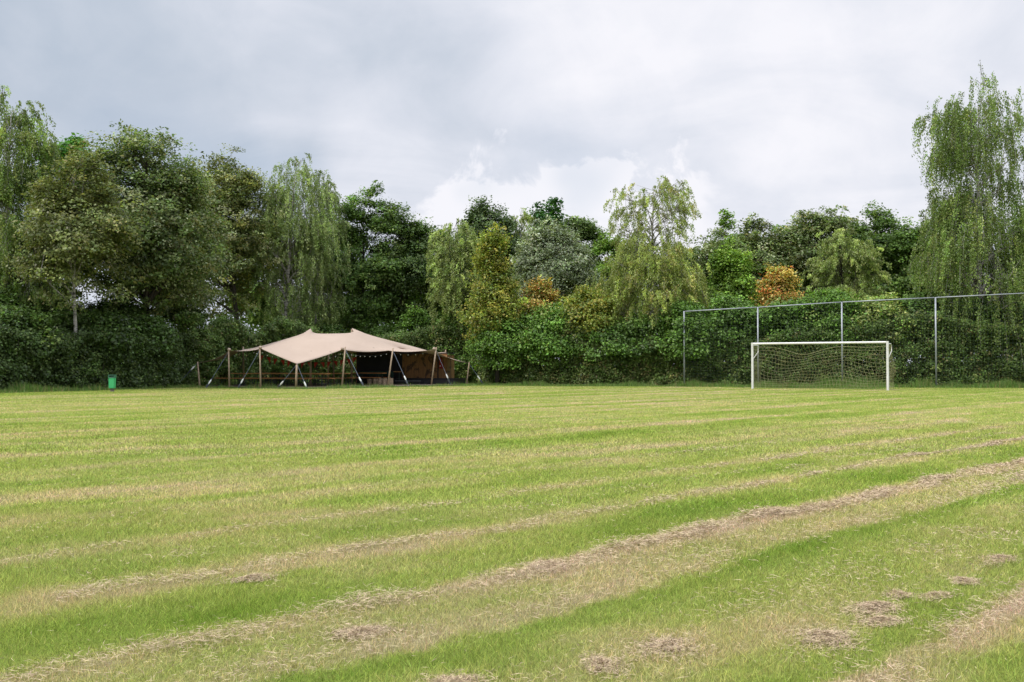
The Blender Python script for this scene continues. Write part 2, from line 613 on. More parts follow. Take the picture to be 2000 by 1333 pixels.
parts_v, parts_c = [], []
for y0, y1, dens, hh, ww in ((2.2, 6.0, 10000, 0.027, 0.0030), (6.0, 9.0, 6500, 0.028, 0.0042), (9.0, 14.0, 2800, 0.030, 0.0075),
                             (14.0, 22.0, 900, 0.032, 0.014), (22.0, 34.0, 420, 0.026, 0.022), (34.0, 50.0, 190, 0.022, 0.034), (50.0, 60.0, 110, 0.020, 0.040)):
    x, y = field_points(y0, y1, dens, rs)
    clump = 0.75 + 0.5 * (np.sin(x * 3.1 + np.sin(y * 2.3) * 2) * np.sin(y * 2.7 + np.sin(x * 1.9) * 2) * 0.5 + 0.5)
    h = hh * rs.uniform(0.4, 1.5, len(x)) * clump
    parts_v.append(blades(x, y, h, ww * rs.uniform(0.7, 1.3, len(x)), 1.0, rs))
    t_ = (rs.uniform(0.38, 1.35, (len(x), 1)) if y0 < 20 else rs.uniform(0.66, 1.12, (len(x), 1))) * (0.92 if y0 < 9 else 1.0 if y0 < 20 else 1.08)  # near blades darker, the shade of the gaps between them put into the tone
    yel = np.where(rs.random((len(x), 1)) < 0.15, rs.uniform(0.2, 1.0, (len(x), 1)), 0.0)
    parts_c.append(np.clip(np.c_[t_ * rs.uniform(0.88, 1.12, (len(x), 1)) * (1 + 0.55 * yel), t_ * (1 + 0.18 * yel), t_ * (1 + 0.9 * yel)] * 0.62, 0, 1))
me = faces_mesh('lawn_grass', np.concatenate(parts_v), 3, M['blades'], np.concatenate(parts_c))
tag(link_mesh('lawn_grass', me), 'short mown yellow green grass in dry and green streaks over the field', 'grass', kind='stuff')


def straws(x, y, z, L, wd, rng, tilt=0.25):
    n = len(x)
    a = rng.uniform(0, 2 * np.pi, n)
    dz = rng.normal(0, tilt, n) * L / 2
    ex, ey = np.cos(a) * L / 2, np.sin(a) * L / 2
    bend = rng.normal(0, 0.18, n) * L
    px, py = -np.sin(a), np.cos(a)
    v = np.zeros((n, 4, 3))
    zz_ = np.maximum(z, 0.006)
    v[:, 0] = np.c_[x - ex, y - ey, np.maximum(zz_ - dz, 0.004)]
    v[:, 1] = np.c_[x + px * (bend - wd / 2), y + py * (bend - wd / 2), zz_]
    v[:, 2] = np.c_[x + ex, y + ey, np.maximum(zz_ + dz, 0.004)]
    v[:, 3] = np.c_[x + px * (bend + wd / 2), y + py * (bend + wd / 2), zz_ + wd * 0.6]
    return v


def straw_rgb(n, rng):
    b = rng.uniform(0.55, 1.3, (n, 1))
    base = np.where(rng.random((n, 1)) < 0.6, np.array([[0.58, 0.44, 0.31]]), np.array([[0.58, 0.48, 0.29]]))
    base = np.where(rng.random((n, 1)) < 0.18, np.array([[0.27, 0.195, 0.14]]), base)
    return base * b


def uv_xy(u, v_):
    det = NU[0] * NV[1] - NU[1] * NV[0]
    return (u * NV[1] - v_ * NU[1]) / det, (NU[0] * v_ - NV[0] * u) / det


sv, scol = [], []
for u0, wid, dens, v0, v1, amp in ((-4.27, 0.075, 8500, 1.2, 17, 0.024), (-3.60, 0.09, 1500, 1.6, 18, 0.012), (-1.76, 0.085, 8000, 2.8, 9, 0.028),
                                   (-5.55, 0.06, 4200, 2.2, 20, 0.018), (-6.95, 0.07, 1500, 2.0, 22, 0.010), (-2.65, 0.22, 700, 1.5, 12, 0.010),
                                   (-3.9, 0.25, 800, 1.0, 16, 0.008), (-8.3, 0.1, 500, 3.0, 24, 0.008), (-6.2, 0.10, 500, 2.5, 20, 0.008)):
    n = int(1.45 * dens * (v1 - v0) * wid * 2.5)
    v_ = rs.uniform(v0, v1, n)
    dens_mod = 0.5 + 0.5 * np.sin(v_ * 3.3 + u0 * 5 + np.sin(v_ * 1.7) * 2) * np.cos(v_ * 1.1 + u0)
    dens_mod = np.clip(dens_mod * (0.35 + 1.3 * vnoise(np.c_[v_, v_ * 0 + u0, v_ * 0], 2.1, 3)), 0, 1.2)
    keep = rs.random(n) < (0.10 + 0.9 * dens_mod ** 1.4)
    v_, dm = v_[keep], dens_mod[keep]
    u_ = u0 + rs.normal(0, wid, len(v_)) + 0.05 * np.sin(v_ * 1.2 + u0) + 0.22 * (vnoise(np.c_[v_, v_ * 0, v_ * 0 + u0], 1.6, 4) - 0.5)
    x, y = uv_xy(u_, v_)
    z = 0.022 + np.abs(rs.normal(0, 1, len(x))) * amp * dm
    k = np.hypot(x, y) / 6.0
    sv.append(straws(x, y, z, rs.uniform(0.025, 0.07, len(x)), 0.0022 * np.clip(k, 0.8, 2.5), rs))
    scol.append(straw_rgb(len(x), rs))
x, y = field_points(3.4, 16.0, 35, rs)
sv.append(straws(x, y, np.full(len(x), 0.035), rs.uniform(0.02, 0.06, len(x)), 0.002 * np.clip(y / 6, 0.8, 2.5), rs))
scol.append(straw_rgb(len(x), rs))
me = faces_mesh('dry_clippings', np.concatenate(sv), 4, M['straw'], np.concatenate(scol))
tag(link_mesh('dry_clippings', me), 'loose straw coloured mowing clippings lying in long rows on the lawn', 'dry clippings', kind='stuff')

HEAPS = [  # px, py, width m, label
    (1952, 1096, 0.26, 'rounded pale heap of dry clippings nearest the right edge of the photo'),
    (1612, 1252, 0.23, 'flat straw heap on green grass left of the lowest dry row at the right'),
    (1718, 1192, 0.24, 'broad tan heap of clippings midway between two straw rows at the right'),
    (1824, 1167, 0.13, 'small tan clump of clippings just right of the broad tan heap'),
    (1757, 1166, 0.12, 'thin low clump of clippings above the broad tan heap'),
    (1882, 1139, 0.13, 'flat small clump of clippings below the rounded pale heap'),
    (1722, 1218, 0.17, 'sparse tan clump touching the front of the broad tan heap'),
    (1175, 1303, 0.17, 'dark tan heap of clippings near the bottom edge of the photo'),
    (1300, 1268, 0.19, 'long straw heap slanting at the bottom middle of the lawn'),
    (1070, 1108, 0.19, 'straw heap on the upper edge of the middle dry row'),
    (495, 1133, 0.17, 'dark tan heap at the left end of the third dry row'),
    (705, 1239, 0.19, 'pinkish flat heap just below the long dry row at lower left'),
    (1520, 1003, 0.30, 'wide pale patch of clippings on the fourth row at right of centre'),
    (885, 1340, 0.16, 'tan clump cut by the bottom edge of the photo'),
]
for i, (px, py, wd, lab) in enumerate(HEAPS):
    g0 = ground(px, py)
    n = int(3200 * wd / 0.25)
    r1 = np.abs(rs.normal(0, 0.68, n))
    a = rs.uniform(0, 2 * np.pi, n)
    lump = 0.45 + 1.1 * vnoise(np.c_[np.cos(a) * 1.2 + 3 * i, np.sin(a) * 1.2, a * 0], 1.0, 60 + i)
    ax = rs.uniform(0.5, 0.9)
    ex, ey = np.cos(a) * r1 * wd * 0.75 * lump, np.sin(a) * r1 * wd * 0.75 * ax * lump
    th = math.atan2(NV[1], NV[0]) + rs.normal(0, 0.35)
    xx = g0.x + ex * math.cos(th) - ey * math.sin(th)
    yy = g0.y + ex * math.sin(th) + ey * math.cos(th)
    z = 0.012 + (0.35 + 0.65 * vnoise(np.c_[xx, yy, xx * 0], 14.0, 80 + i)) * np.maximum(0, 1 - r1 / 1.1) * wd * 0.15 * rs.uniform(0.3, 1, n)
    me = faces_mesh('clipping_heap', straws(xx, yy, z, rs.uniform(0.025, 0.06, n), 0.0022, rs, 0.3) - np.array(g0), 4, M['straw'], straw_rgb(n, rs))
    o = link_mesh('clipping_heap', me)
    o.location = g0
    tag(o, lab, 'dry grass heap', 'heaps of dry clippings on the lawn')


# ------------------------------------------------------------------ foliage
def unit(a):
    return a / np.maximum(np.linalg.norm(a, axis=1, keepdims=True), 1e-9)


def leaves(c, L, W, nrm, rng, tang=None):
    """pointed leaves: c (N,3), L and W sizes, nrm preferred normals"""
    n = len(c)
    nn = unit(nrm + rng.normal(0, 0.55, (n, 3)))
    t = rng.normal(0, 1, (n, 3)) if tang is None else tang + rng.normal(0, 0.35, (n, 3))
    t = unit(t - nn * np.sum(t * nn, axis=1, keepdims=True))
    b = np.cross(nn, t)
    L, W = L[:, None] / 2, W[:, None] / 2
    v = np.empty((n, 4, 3))
    v[:, 0] = c - t * L
    v[:, 1] = c + b * W - t * L * 0.15
    v[:, 2] = c + t * L
    v[:, 3] = c - b * W - t * L * 0.15
    return v


def tint(n, pal, rng, idx=None, ncl=1):
    """leaf colours: pal is a list of (weight, rgb); clusters share a lean of colour"""
    ws = np.array([p[0] for p in pal], float)
    cs = np.array([p[1] for p in pal], float)
    if idx is None:
        idx = np.zeros(n, int)
    cl = rng.choice(len(pal), ncl, p=ws / ws.sum())
    own = rng.choice(len(pal), n, p=ws / ws.sum())
    pick = np.where(rng.random(n) < 0.7, cl[idx], own)
    clb = np.exp(rng.normal(0, 0.30, ncl))[idx][:, None]
    return 1.2 * cs[pick] * clb * rng.uniform(0.65, 1.4, (n, 1)) * rng.uniform(0.92, 1.08, (n, 3))


PROF = {
    'round': lambda t: np.sqrt(np.clip(1 - (2 * t - 1) ** 2, 0, 1)) * 0.92 + 0.08,
    'dome': lambda t: np.clip(1.0 - t ** 2.6, 0, 1) ** 0.7 * (0.75 + 0.25 * np.clip(t * 4, 0, 1)),
    'cone': lambda t: np.clip(1.05 - t, 0, 1) ** 0.75 * (0.7 + 0.3 * np.clip(t * 4, 0, 1)),
    'egg': lambda t: np.clip(np.sin(np.pi * np.clip(t, 0, 1) ** 0.75), 0, 1) ** 0.6,
    'column': lambda t: np.clip((1.03 - t) * 3.2, 0, 1) ** 0.6 * (0.82 + 0.18 * np.sin(t * 9)),
    'vase': lambda t: np.clip(0.55 + 0.45 * np.sin(np.pi * np.clip(t * 1.1 - 0.1, 0, 1)), 0, 1),
}


def make_tree(name, label, px, Y, top, bot, halfw, pal, kind='broad', prof='round', n=26000, lobes=26, leaf=(0.19, 0.12),
              cx=None, trunk_px=None, bark='bark', r0=None, seed=1, group='trees behind the hedge', cat='tree', dens=1.0,
              clus=0.46, strand=(0.9, 2.4), fork=False, hidden_trunk=False, mat='leaf', lobe_r=0.45):
    rng = np.random.default_rng(seed)
    k = Y / FPX
    base = at(trunk_px if trunk_px is not None else px, 713, Y)
    base.z = 0
    cxm = (px - 1000) * k
    ztop = (713 - top) * k + HC
    zbot = max(0.3, (713 - bot) * k + HC)
    H = ztop - zbot
    r = halfw * k * (1.22 if kind == 'broad' and cat == 'tree' else 1.05)
    n = int(n * (2.2 if kind == 'broad' else 2.1))
    leaf = (leaf[0] * 0.88, leaf[1] * 0.88)
    lobes = int(lobes * 1.15)
    f = PROF[prof]
    root = empty(name, base, label, cat, group)
    # lobes of the crown
    lc, lr = [], []
    lr0 = lobe_r * min(r, H / 2)
    for i in range(lobes):
        rad = lr0 * rng.uniform(0.5, 1.25)
        if i == 0:
            t = 1.0
        elif i < 4:
            t = rng.uniform(0.75, 0.95)
        else:
            t = 0.92 * rng.random() ** (1.5 if prof == 'column' else 1.0)
        rad *= 0.42 + 0.58 * float(f(np.float64(min(t, 0.97))))
        zc = zbot + rad * 0.7 + t * (H - rad * 1.6)
        tt = np.clip((zc - zbot) / H, 0, 1)
        R_ = max(0.0, f(np.float64(tt)) * r - rad * 0.85)
        a = rng.uniform(0, 2 * np.pi)
        q = math.sqrt(rng.uniform(0.25, 1.0))
        lc.append((cxm + math.cos(a) * R_ * q, Y + math.sin(a) * R_ * q * 0.85, zc))
        lr.append(rad)
    lc, lr = np.array(lc), np.array(lr)
    # clusters of leaves on the lobes
    per = 1.0 / 42
    ncl = max(40, int(n * (per if kind == 'broad' else 1.0 / 62)))
    wl = lr ** 2
    li = rng.choice(lobes, ncl, p=wl / wl.sum())
    dv = unit(rng.normal(0, 1, (ncl, 3)))
    dv[:, 2] = np.where(dv[:, 2] < -0.3, -dv[:, 2] * 0.6, dv[:, 2])
    rho = rng.uniform(0.45, 1.05, ncl)[:, None]
    cc = lc[li] + dv * lr[li][:, None] * rho * np.array([1.05, 1.05, 0.85])
    fill = rng.random(ncl) < (0.16 if kind == 'broad' else 0.2)
    tf = 0.93 * rng.random(ncl) ** (1.7 if prof == 'column' else 1.0)
    af = rng.uniform(0, 2 * np.pi, ncl)
    rf = f(tf) * r * np.sqrt(rng.uniform(0.1, 0.95, ncl))
    fp = np.c_[cxm + np.cos(af) * rf, Y + np.sin(af) * rf * 0.85, zbot + tf * H]
    cc = np.where(fill[:, None], fp, cc)
    spr = rng.random(ncl) < 0.07
    cc = np.where(spr[:, None], lc[li] + unit(dv + np.array([0, 0, 0.35])) * lr[li][:, None] * rng.uniform(1.1, 1.45, ncl)[:, None], cc)
    tb = MB()
    # trunk
    topz = zbot + H * 0.86
    r0 = r0 or max(0.10, ztop * 0.013)
    npt = 9
    tp = []
    wx = rng.normal(0, 0.10, npt).cumsum() * 0.5
    wy = rng.normal(0, 0.10, npt).cumsum() * 0.5
    for i in range(npt):
        s = i / (npt - 1)
        blend = s ** 1.5
        tp.append(Vector((base.x * (1 - blend) + (cxm) * blend + wx[i] * s * 1.5, base.y + wy[i] * s * 1.5, -0.1 + s * (topz + 0.1))))
    tr = [r0 * (1.0 - 0.88 * (i / (npt - 1)) ** 0.9) * (1.35 if i == 0 else 1.0) for i in range(npt)]
    tb.tube(tp, tr, 8)
    def on_trunk(zq):
        s = np.clip((zq + 0.1) / (topz + 0.1), 0, 1) * (npt - 1)
        i = int(min(s, npt - 2))
        q = s - i
        return tp[i].lerp(tp[i + 1], q), tr[i] * (1 - q) + tr[i + 1] * q
    for i in range(lobes):
        c = Vector(lc[i])
        hd = math.hypot(c.x - cxm, c.y - Y)
        z0 = max(zbot * 0.55, min(c.z - 0.3 - hd * rng.uniform(0.35, 0.8), topz * 0.93))
        p0, rr = on_trunk(z0)
        rad0 = min(rr * 0.7, (0.03 + 0.018 * lr[i] * 3) * (1.5 if bark == 'birch' else 1.1))
        mid = p0.lerp(c, 0.5) + Vector((rng.normal(0, .15), rng.normal(0, .15), hd * 0.12))
        tb.tube([p0, p0.lerp(mid, 0.55) + Vector((0, 0, 0.05)), mid, c], [rad0, rad0 * 0.75, rad0 * 0.55, rad0 * 0.25], 5, cap=False)
        mine = np.nonzero(li == i)[0][:7]
        for j in mine:
            e = Vector(cc[j])
            m_ = mid.lerp(c, rng.uniform(0.3, 1.0))
            tb.tube([m_, m_.lerp(e, 0.5) + Vector((0, 0, 0.08)), e], [0.022, 0.014, 0.006], 3, cap=False)
    # leaves
    if kind == 'broad':
        nl = n
        ci = rng.integers(0, ncl, nl)
        off = np.clip(rng.normal(0, 1, (nl, 3)), -1.5, 1.5) * clus * np.array([0.62, 0.62, 0.38])
        off *= (0.7 + 0.6 * rng.random(ncl))[ci][:, None]
        p = cc[ci] + off
        out_ = unit(p - np.array([cxm, Y, zbot + H * 0.4]))
        nrm = out_ * 0.5 + np.array([0, -0.1, 0.75])
        s = rng.uniform(0.7, 1.35, nl) * rng.uniform(0.72, 1.3, ncl)[ci]
        v = leaves(p, leaf[0] * s, leaf[1] * s, nrm, rng)
        rgb = tint(nl, pal, rng, ci, ncl)
    else:                                        # hanging strands of small leaves
        ns = ncl
        Ls = rng.uniform(strand[0], strand[1], ns) * (0.55 + 0.45 * rng.random(ns))
        m_ = max(6, int(n / ns))
        ci = np.repeat(np.arange(ns), m_)
        s = np.tile(np.linspace(0, 1, m_), ns) + rng.uniform(-0.05, 0.05, ns * m_)
        out_ = cc - np.array([cxm, Y, 0])
        out_[:, 2] = 0
        out_ = unit(out_ + rng.normal(0, 0.4, out_.shape) * np.array([1, 1, 0]))
        reach = rng.uniform(0.1, 0.5, ns)
        p = cc[ci].copy()
        arc = np.sqrt(np.clip(s, 0, 1))
        p[:, :2] += out_[ci][:, :2] * (reach[ci] * arc)[:, None]
        p[:, 2] += (0.25 * np.sin(np.clip(s, 0, 1) * np.pi * 0.5) - s * Ls[ci])
        p += rng.normal(0, 1, p.shape) * np.array([0.075, 0.075, 0.05]) * (clus / 0.5)
        nl = len(p)
        sc_ = rng.uniform(0.7, 1.3, nl)
        nrm = unit(np.c_[rng.normal(0, 1, nl), rng.normal(0, 1, nl) - 0.3, rng.normal(0.35, 0.4, nl)])
        v = leaves(p, leaf[0] * sc_, leaf[1] * sc_, nrm, rng, tang=np.tile(np.array([[0.0, 0.0, -1.0]]), (nl, 1)))
        rgb = tint(nl, pal, rng, ci, ns)
        keep = p[:, 2] > 0.4
        v, rgb = v[keep], rgb[keep]
        # the twigs they hang on
        tw = tb
        for j in range(0, ns, 5):
            a_, b_ = cc[j], p[j * m_ + m_ - 1]
            tw.tube([a_, (np.array(a_) + b_) / 2 + np.array([out_[j][0] * .1, out_[j][1] * .1, .1]), b_], [0.010, 0.007, 0.004], 3, cap=False)
    tb.build('trunk', M[bark], root, smooth=True)
    me_ = faces_mesh('crown', v, 4, M[mat], rgb)
    link_mesh('crown', me_, root)
    return root


OAK = [(5, (0.105, 0.155, 0.045)), (3, (0.145, 0.185, 0.060)), (1.8, (0.31, 0.34, 0.185)), (0.8, (0.18, 0.175, 0.055))]
OAKBROWN = [(4, (0.130, 0.165, 0.046)), (3, (0.195, 0.195, 0.052)), (1.4, (0.29, 0.30, 0.15)), (1, (0.110, 0.150, 0.044))]
OLIVE = [(4, (0.155, 0.175, 0.058)), (2, (0.130, 0.165, 0.052)), (1, (0.22, 0.215, 0.085))]
DARK = [(5, (0.085, 0.150, 0.032)), (3, (0.120, 0.190, 0.042)), (1, (0.165, 0.225, 0.060))]
MAPLE = [(5, (0.090, 0.230, 0.033)), (3, (0.125, 0.275, 0.042))]
BIRCH = [(5, (0.190, 0.255, 0.085)), (3, (0.240, 0.300, 0.105)), (1, (0.29, 0.33, 0.14))]
BIRCHGREEN = [(5, (0.140, 0.205, 0.052)), (3, (0.180, 0.240, 0.066)), (1.2, (0.25, 0.28, 0.09))]
BIRCHYEL = [(5, (0.245, 0.295, 0.080)), (3, (0.285, 0.320, 0.095)), (1, (0.31, 0.28, 0.10)), (1.2, (0.19, 0.25, 0.065))]
PALE = [(5, (0.240, 0.300, 0.095)), (3, (0.290, 0.330, 0.120)), (1, (0.16, 0.22, 0.065))]
GREY = [(5, (0.225, 0.265, 0.165)), (3, (0.160, 0.205, 0.095)), (1.5, (0.36, 0.39, 0.28))]
GOLD = [(4, (0.200, 0.245, 0.042)), (2.5, (0.290, 0.260, 0.048)), (2, (0.140, 0.200, 0.036))]
LIME = [(5, (0.165, 0.280, 0.040)), (3, (0.225, 0.320, 0.055)), (1, (0.12, 0.21, 0.034))]
ORANGE = [(3, (0.50, 0.29, 0.075)), (3, (0.44, 0.34, 0.090)), (4, (0.22, 0.28, 0.060)), (0.6, (0.52, 0.18, 0.06))]
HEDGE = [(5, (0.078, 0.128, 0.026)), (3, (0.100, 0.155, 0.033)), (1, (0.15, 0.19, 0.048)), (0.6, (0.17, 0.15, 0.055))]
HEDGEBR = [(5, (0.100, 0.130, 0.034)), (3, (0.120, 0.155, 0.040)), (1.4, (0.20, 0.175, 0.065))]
HEDGESHADE = [(5, (0.050, 0.082, 0.020)), (3, (0.064, 0.105, 0.025)), (1, (0.10, 0.135, 0.036))]  # hedge greens with the overhanging trees' shade put into the leaf colour
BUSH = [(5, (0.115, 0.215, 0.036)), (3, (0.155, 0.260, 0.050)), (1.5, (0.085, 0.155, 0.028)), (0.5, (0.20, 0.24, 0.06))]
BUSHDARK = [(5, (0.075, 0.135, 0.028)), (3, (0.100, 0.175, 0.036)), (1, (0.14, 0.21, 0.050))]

T = make_tree
# left row
T('birch_tree', 'tall drooping birch with a white trunk at the left edge of the photo', 18, 55, 155, 610, 100, BIRCHGREEN, 'hang', 'column', 46000, 44,
  (0.13, 0.075), trunk_px=6, bark='birch', r0=0.2, seed=11, strand=(0.8, 2.2))
T('maple_tree', 'bright green maple top showing between the left birch and the brownish tree', 130, 64, 268, 470, 55, MAPLE, 'broad', 'round', 11000, 14, (0.24, 0.17), seed=12)
T('oak_tree', 'brownish olive tree with thin bare twigs above it, left of the tallest oak', 152, 51.6, 292, 600, 100, OLIVE, 'broad', 'dome', 20000, 24, (0.17, 0.11), trunk_px=148, bark='birch', r0=0.13, seed=13)
T('oak_tree', 'tallest oak of the left row, broad and dark with silvery patches', 280, 58, 238, 612, 128, OAK, 'broad', 'egg', 50000, 48, (0.19, 0.12), trunk_px=285, seed=14, r0=0.30)
T('oak_tree', 'oak with rusty yellow right flank between the tallest oak and the grey green birch', 430, 73, 296, 618, 108, OAKBROWN, 'broad', 'egg', 42000, 44, (0.19, 0.12), trunk_px=470, seed=15, r0=0.26)
T('oak_tree', 'shaggy dark oak between the tallest oak and the rusty flanked oak', 350, 64, 345, 625, 78, OAK, 'broad', 'egg', 24000, 30, (0.19, 0.12), trunk_px=352, seed=46)
T('oak_tree', 'low dark oak filling the gap under the left birch', 60, 59, 430, 600, 110, DARK, 'broad', 'round', 15000, 20, (0.19, 0.12), trunk_px=40, seed=16)
T('birch_tree', 'grey green weeping birch directly behind the tent', 572, 74, 290, 630, 92, BIRCH, 'hang', 'egg', 38000, 38, (0.13, 0.075), trunk_px=552, bark='birch', r0=0.22, seed=17, strand=(0.9, 2.6))
T('birch_tree', 'smaller weeping birch leaning on the right of the grey green birch', 632, 75, 328, 640, 52, BIRCH, 'hang', 'egg', 17000, 22, (0.13, 0.075), trunk_px=612, bark='birch', r0=0.13, seed=18, strand=(0.8, 2.2))
T('alder_tree', 'dark green round topped tree behind the two tent peaks', 716, 78, 362, 660, 80, DARK, 'broad', 'egg', 26000, 26, (0.21, 0.14), seed=19)
T('alder_tree', 'mid green tree on the right shoulder of the dark round topped tree', 782, 79, 394, 660, 72, [(5, (0.07, 0.12, 0.03)), (3, (0.12, 0.17, 0.05))], 'broad', 'egg', 20000, 22, (0.20, 0.13), seed=20)
# middle
T('alder_tree', 'small dark tree in the dip of the skyline right of the tent peaks', 842, 80, 436, 640, 56, DARK, 'broad', 'round', 12000, 16, (0.22, 0.14), seed=21)
T('willow_tree', 'pale hazy willow in the middle of the tree line', 890, 72, 420, 640, 62, PALE, 'hang', 'egg', 19000, 24, (0.15, 0.08), seed=22, strand=(0.7, 1.6))
T('ash_tree', 'green tree with two rounded tops behind the golden conical tree', 950, 76, 390, 600, 70, [(5, (0.075, 0.12, 0.04)), (3, (0.12, 0.165, 0.07))], 'broad', 'dome', 17000, 20, (0.22, 0.14), seed=23)
T('birch_tree', 'narrow pale birch between the rounded green tree and the dark maple top', 1016, 77, 402, 600, 36, PALE, 'hang', 'egg', 9000, 14, (0.15, 0.08), bark='birch', seed=24, strand=(0.7, 1.5))
T('maple_tree', 'dark glossy maple top poking above the grey green whitebeam', 1068, 79, 387, 560, 42, [(5, (0.04, 0.11, 0.025)), (3, (0.06, 0.14, 0.03))], 'broad', 'round', 9000, 14, (0.26, 0.18), seed=25)
T('whitebeam_tree', 'grey leaved whitebeam above the left orange tree', 1078, 70, 432, 610, 82, GREY, 'broad', 'dome', 24000, 26, (0.19, 0.12), seed=26)
T('ash_tree', 'yellow green tree on the right shoulder of the whitebeam', 1128, 77, 424, 600, 40, [(5, (0.10, 0.155, 0.045)), (3, (0.13, 0.18, 0.06))], 'broad', 'round', 10000, 15, (0.22, 0.14), seed=27)
T('alder_tree', 'golden green conical tree right of the pale willow', 963, 65, 443, 670, 58, GOLD, 'broad', 'cone', 18000, 38, (0.16, 0.11), seed=28, trunk_px=972)
T('sumac_tree', 'smaller orange tree below the grey leaved whitebeam', 1055, 65.5, 546, 630, 36, ORANGE, 'broad', 'dome', 3600, 16, (0.17, 0.11), seed=29, group='orange leaved trees')
T('alder_tree', 'plain green tree squeezed behind the yellow birch on its left', 1185, 76, 452, 640, 52, DARK[1:] + LIME[:1], 'broad', 'egg', 11000, 14, (0.22, 0.14), seed=30)
T('birch_tree', 'large yellowish weeping birch with an airy top left of the net posts', 1276, 66, 338, 500, 94, BIRCHYEL, 'hang', 'round', 8500, 30, (0.125, 0.07), trunk_px=1270, bark='birch', r0=0.19, seed=31, strand=(0.7, 1.7))
T('birch_tree', 'dense lower weeping birch in front of the airy topped one', 1272, 64.5, 446, 655, 122, BIRCHYEL, 'hang', 'dome', 42000, 40, (0.125, 0.075), trunk_px=1266, bark='birch', r0=0.10, seed=32, strand=(0.8, 2.0))
T('maple_tree', 'yellow tinged bush like maple left of the weeping yellowish birch', 1152, 63.5, 560, 665, 48, GOLD, 'broad', 'dome', 8500, 14, (0.17, 0.11), seed=33)
# right
T('oak_tree', 'low dark tree right behind the yellowish birch', 1390, 74, 448, 640, 66, OAK, 'broad', 'round', 13000, 16, (0.21, 0.14), seed=34)
T('poplar_tree', 'thin lime green sapling whose tip stands above the tree line', 1420, 70, 404, 520, 13, LIME, 'broad', 'column', 700, 12, (0.17, 0.13), seed=35, clus=0.30, lobe_r=0.9, r0=0.05)
T('ash_tree', 'lime green loose tree above the left net post', 1425, 67, 478, 640, 52, LIME, 'broad', 'dome', 14000, 18, (0.18, 0.12), seed=36)
T('oak_tree', 'dark oak with a round top left of the right orange tree', 1480, 76, 424, 620, 72, OAK, 'broad', 'dome', 17000, 20, (0.21, 0.14), seed=37)
T('oak_tree', 'broad dark oak crown with pale blotches on the right skyline', 1602, 76, 400, 620, 98, OAK, 'broad', 'dome', 24000, 26, (0.21, 0.14), seed=38)
T('willow_tree', 'soft pale olive willow above the goal', 1654, 68, 440, 630, 74, PALE, 'hang', 'egg', 21000, 26, (0.14, 0.08), seed=39, strand=(0.6, 1.3))
T('oak_tree', 'dark tree with a pointed top left of the big right birch', 1718, 75, 404, 620, 76, DARK, 'broad', 'dome', 18000, 20, (0.21, 0.14), seed=40)
T('alder_tree', 'dark low tree half hidden by the big right birch', 1785, 74, 436, 630, 62, DARK, 'broad', 'round', 12000, 16, (0.21, 0.14), seed=41)
T('sumac_tree', 'bright orange red tree above the second net post', 1524, 65, 518, 635, 40, ORANGE, 'broad', 'dome', 5200, 18, (0.17, 0.11), seed=42, group='orange leaved trees')
T('birch_tree', 'very tall drooping birch with white forked trunk at the right edge', 1915, 60.5, 128, 640, 136, BIRCHGREEN, 'hang', 'column', 72000, 64, (0.13, 0.078), trunk_px=1916, bark='birch', r0=0.24, seed=43, strand=(1.2, 3.8), lobe_r=0.30)
T('oak_tree', 'dark tree mostly beyond the right edge of the photo', 2040, 68, 380, 640, 90, DARK, 'broad', 'dome', 18000, 20, (0.21, 0.14), seed=44)
T('oak_tree', 'dark tree mostly beyond the left edge of the photo', -70, 60, 300, 620, 90, OAK, 'broad', 'dome', 18000, 20, (0.21, 0.14), seed=45)

# trees further back that close the skyline
BACK = [(512, 84, 428, 52, DARK, 'far dark tree closing the gap left of the tent peaks'), (585, 86, 470, 60, OAK, 'far tree seen through the stems of the grey green birch'),
        (652, 92, 420, 70, DARK, 'dark tree far behind the weeping birches, seen between their crowns'), (812, 94, 452, 70, OAK, 'far tree closing the dip of the skyline right of the tent peaks'),
        (905, 95, 446, 75, DARK, 'far dark tree behind the pale hazy willow'), (1000, 96, 428, 75, OAK, 'far tree behind the narrow pale birch'),
        (1110, 96, 448, 75, DARK, 'far dark tree behind the grey leaved whitebeam'), (1215, 95, 480, 80, DARK, 'far dark tree glimpsed left of the airy yellowish birch'),
        (1335, 95, 474, 80, OAK, 'far tree glimpsed right of the airy yellowish birch'), (1445, 95, 452, 75, DARK, 'far dark tree behind the lime green sapling'),
        (1545, 95, 436, 75, DARK, 'far dark tree between the two dark oaks at the right'), (1665, 95, 424, 75, OAK, 'far tree behind the soft olive willow'),
        (1765, 95, 446, 75, DARK, 'far dark tree left of the very tall birch'), (1860, 95, 470, 85, DARK, 'far dark tree seen through the very tall birch')]
for i, (px, Y, top, hw, pal, lab) in enumerate(BACK):
    T('woodland_tree', lab, px, Y, top, 690, hw, pal, 'broad', 'egg', 10000, 22, (0.30, 0.21), seed=320 + i if i < 2 else 298 + i, group='woodland trees far behind', clus=0.6)

# ------------------------------------------------------------------ hedges
def along(poly, n, rng):
    P = np.array(poly, float)
    seg = np.linalg.norm(np.diff(P, axis=0), axis=1)
    cum = np.r_[0, seg.cumsum()]
    s = rng.uniform(0, cum[-1], n)
    i = np.clip(np.searchsorted(cum, s) - 1, 0, len(seg) - 1)
    q = ((s - cum[i]) / seg[i])[:, None]
    dirv = unit(np.diff(P, axis=0))[i]
    return P[i] * (1 - q) + P[i + 1] * q, dirv, s


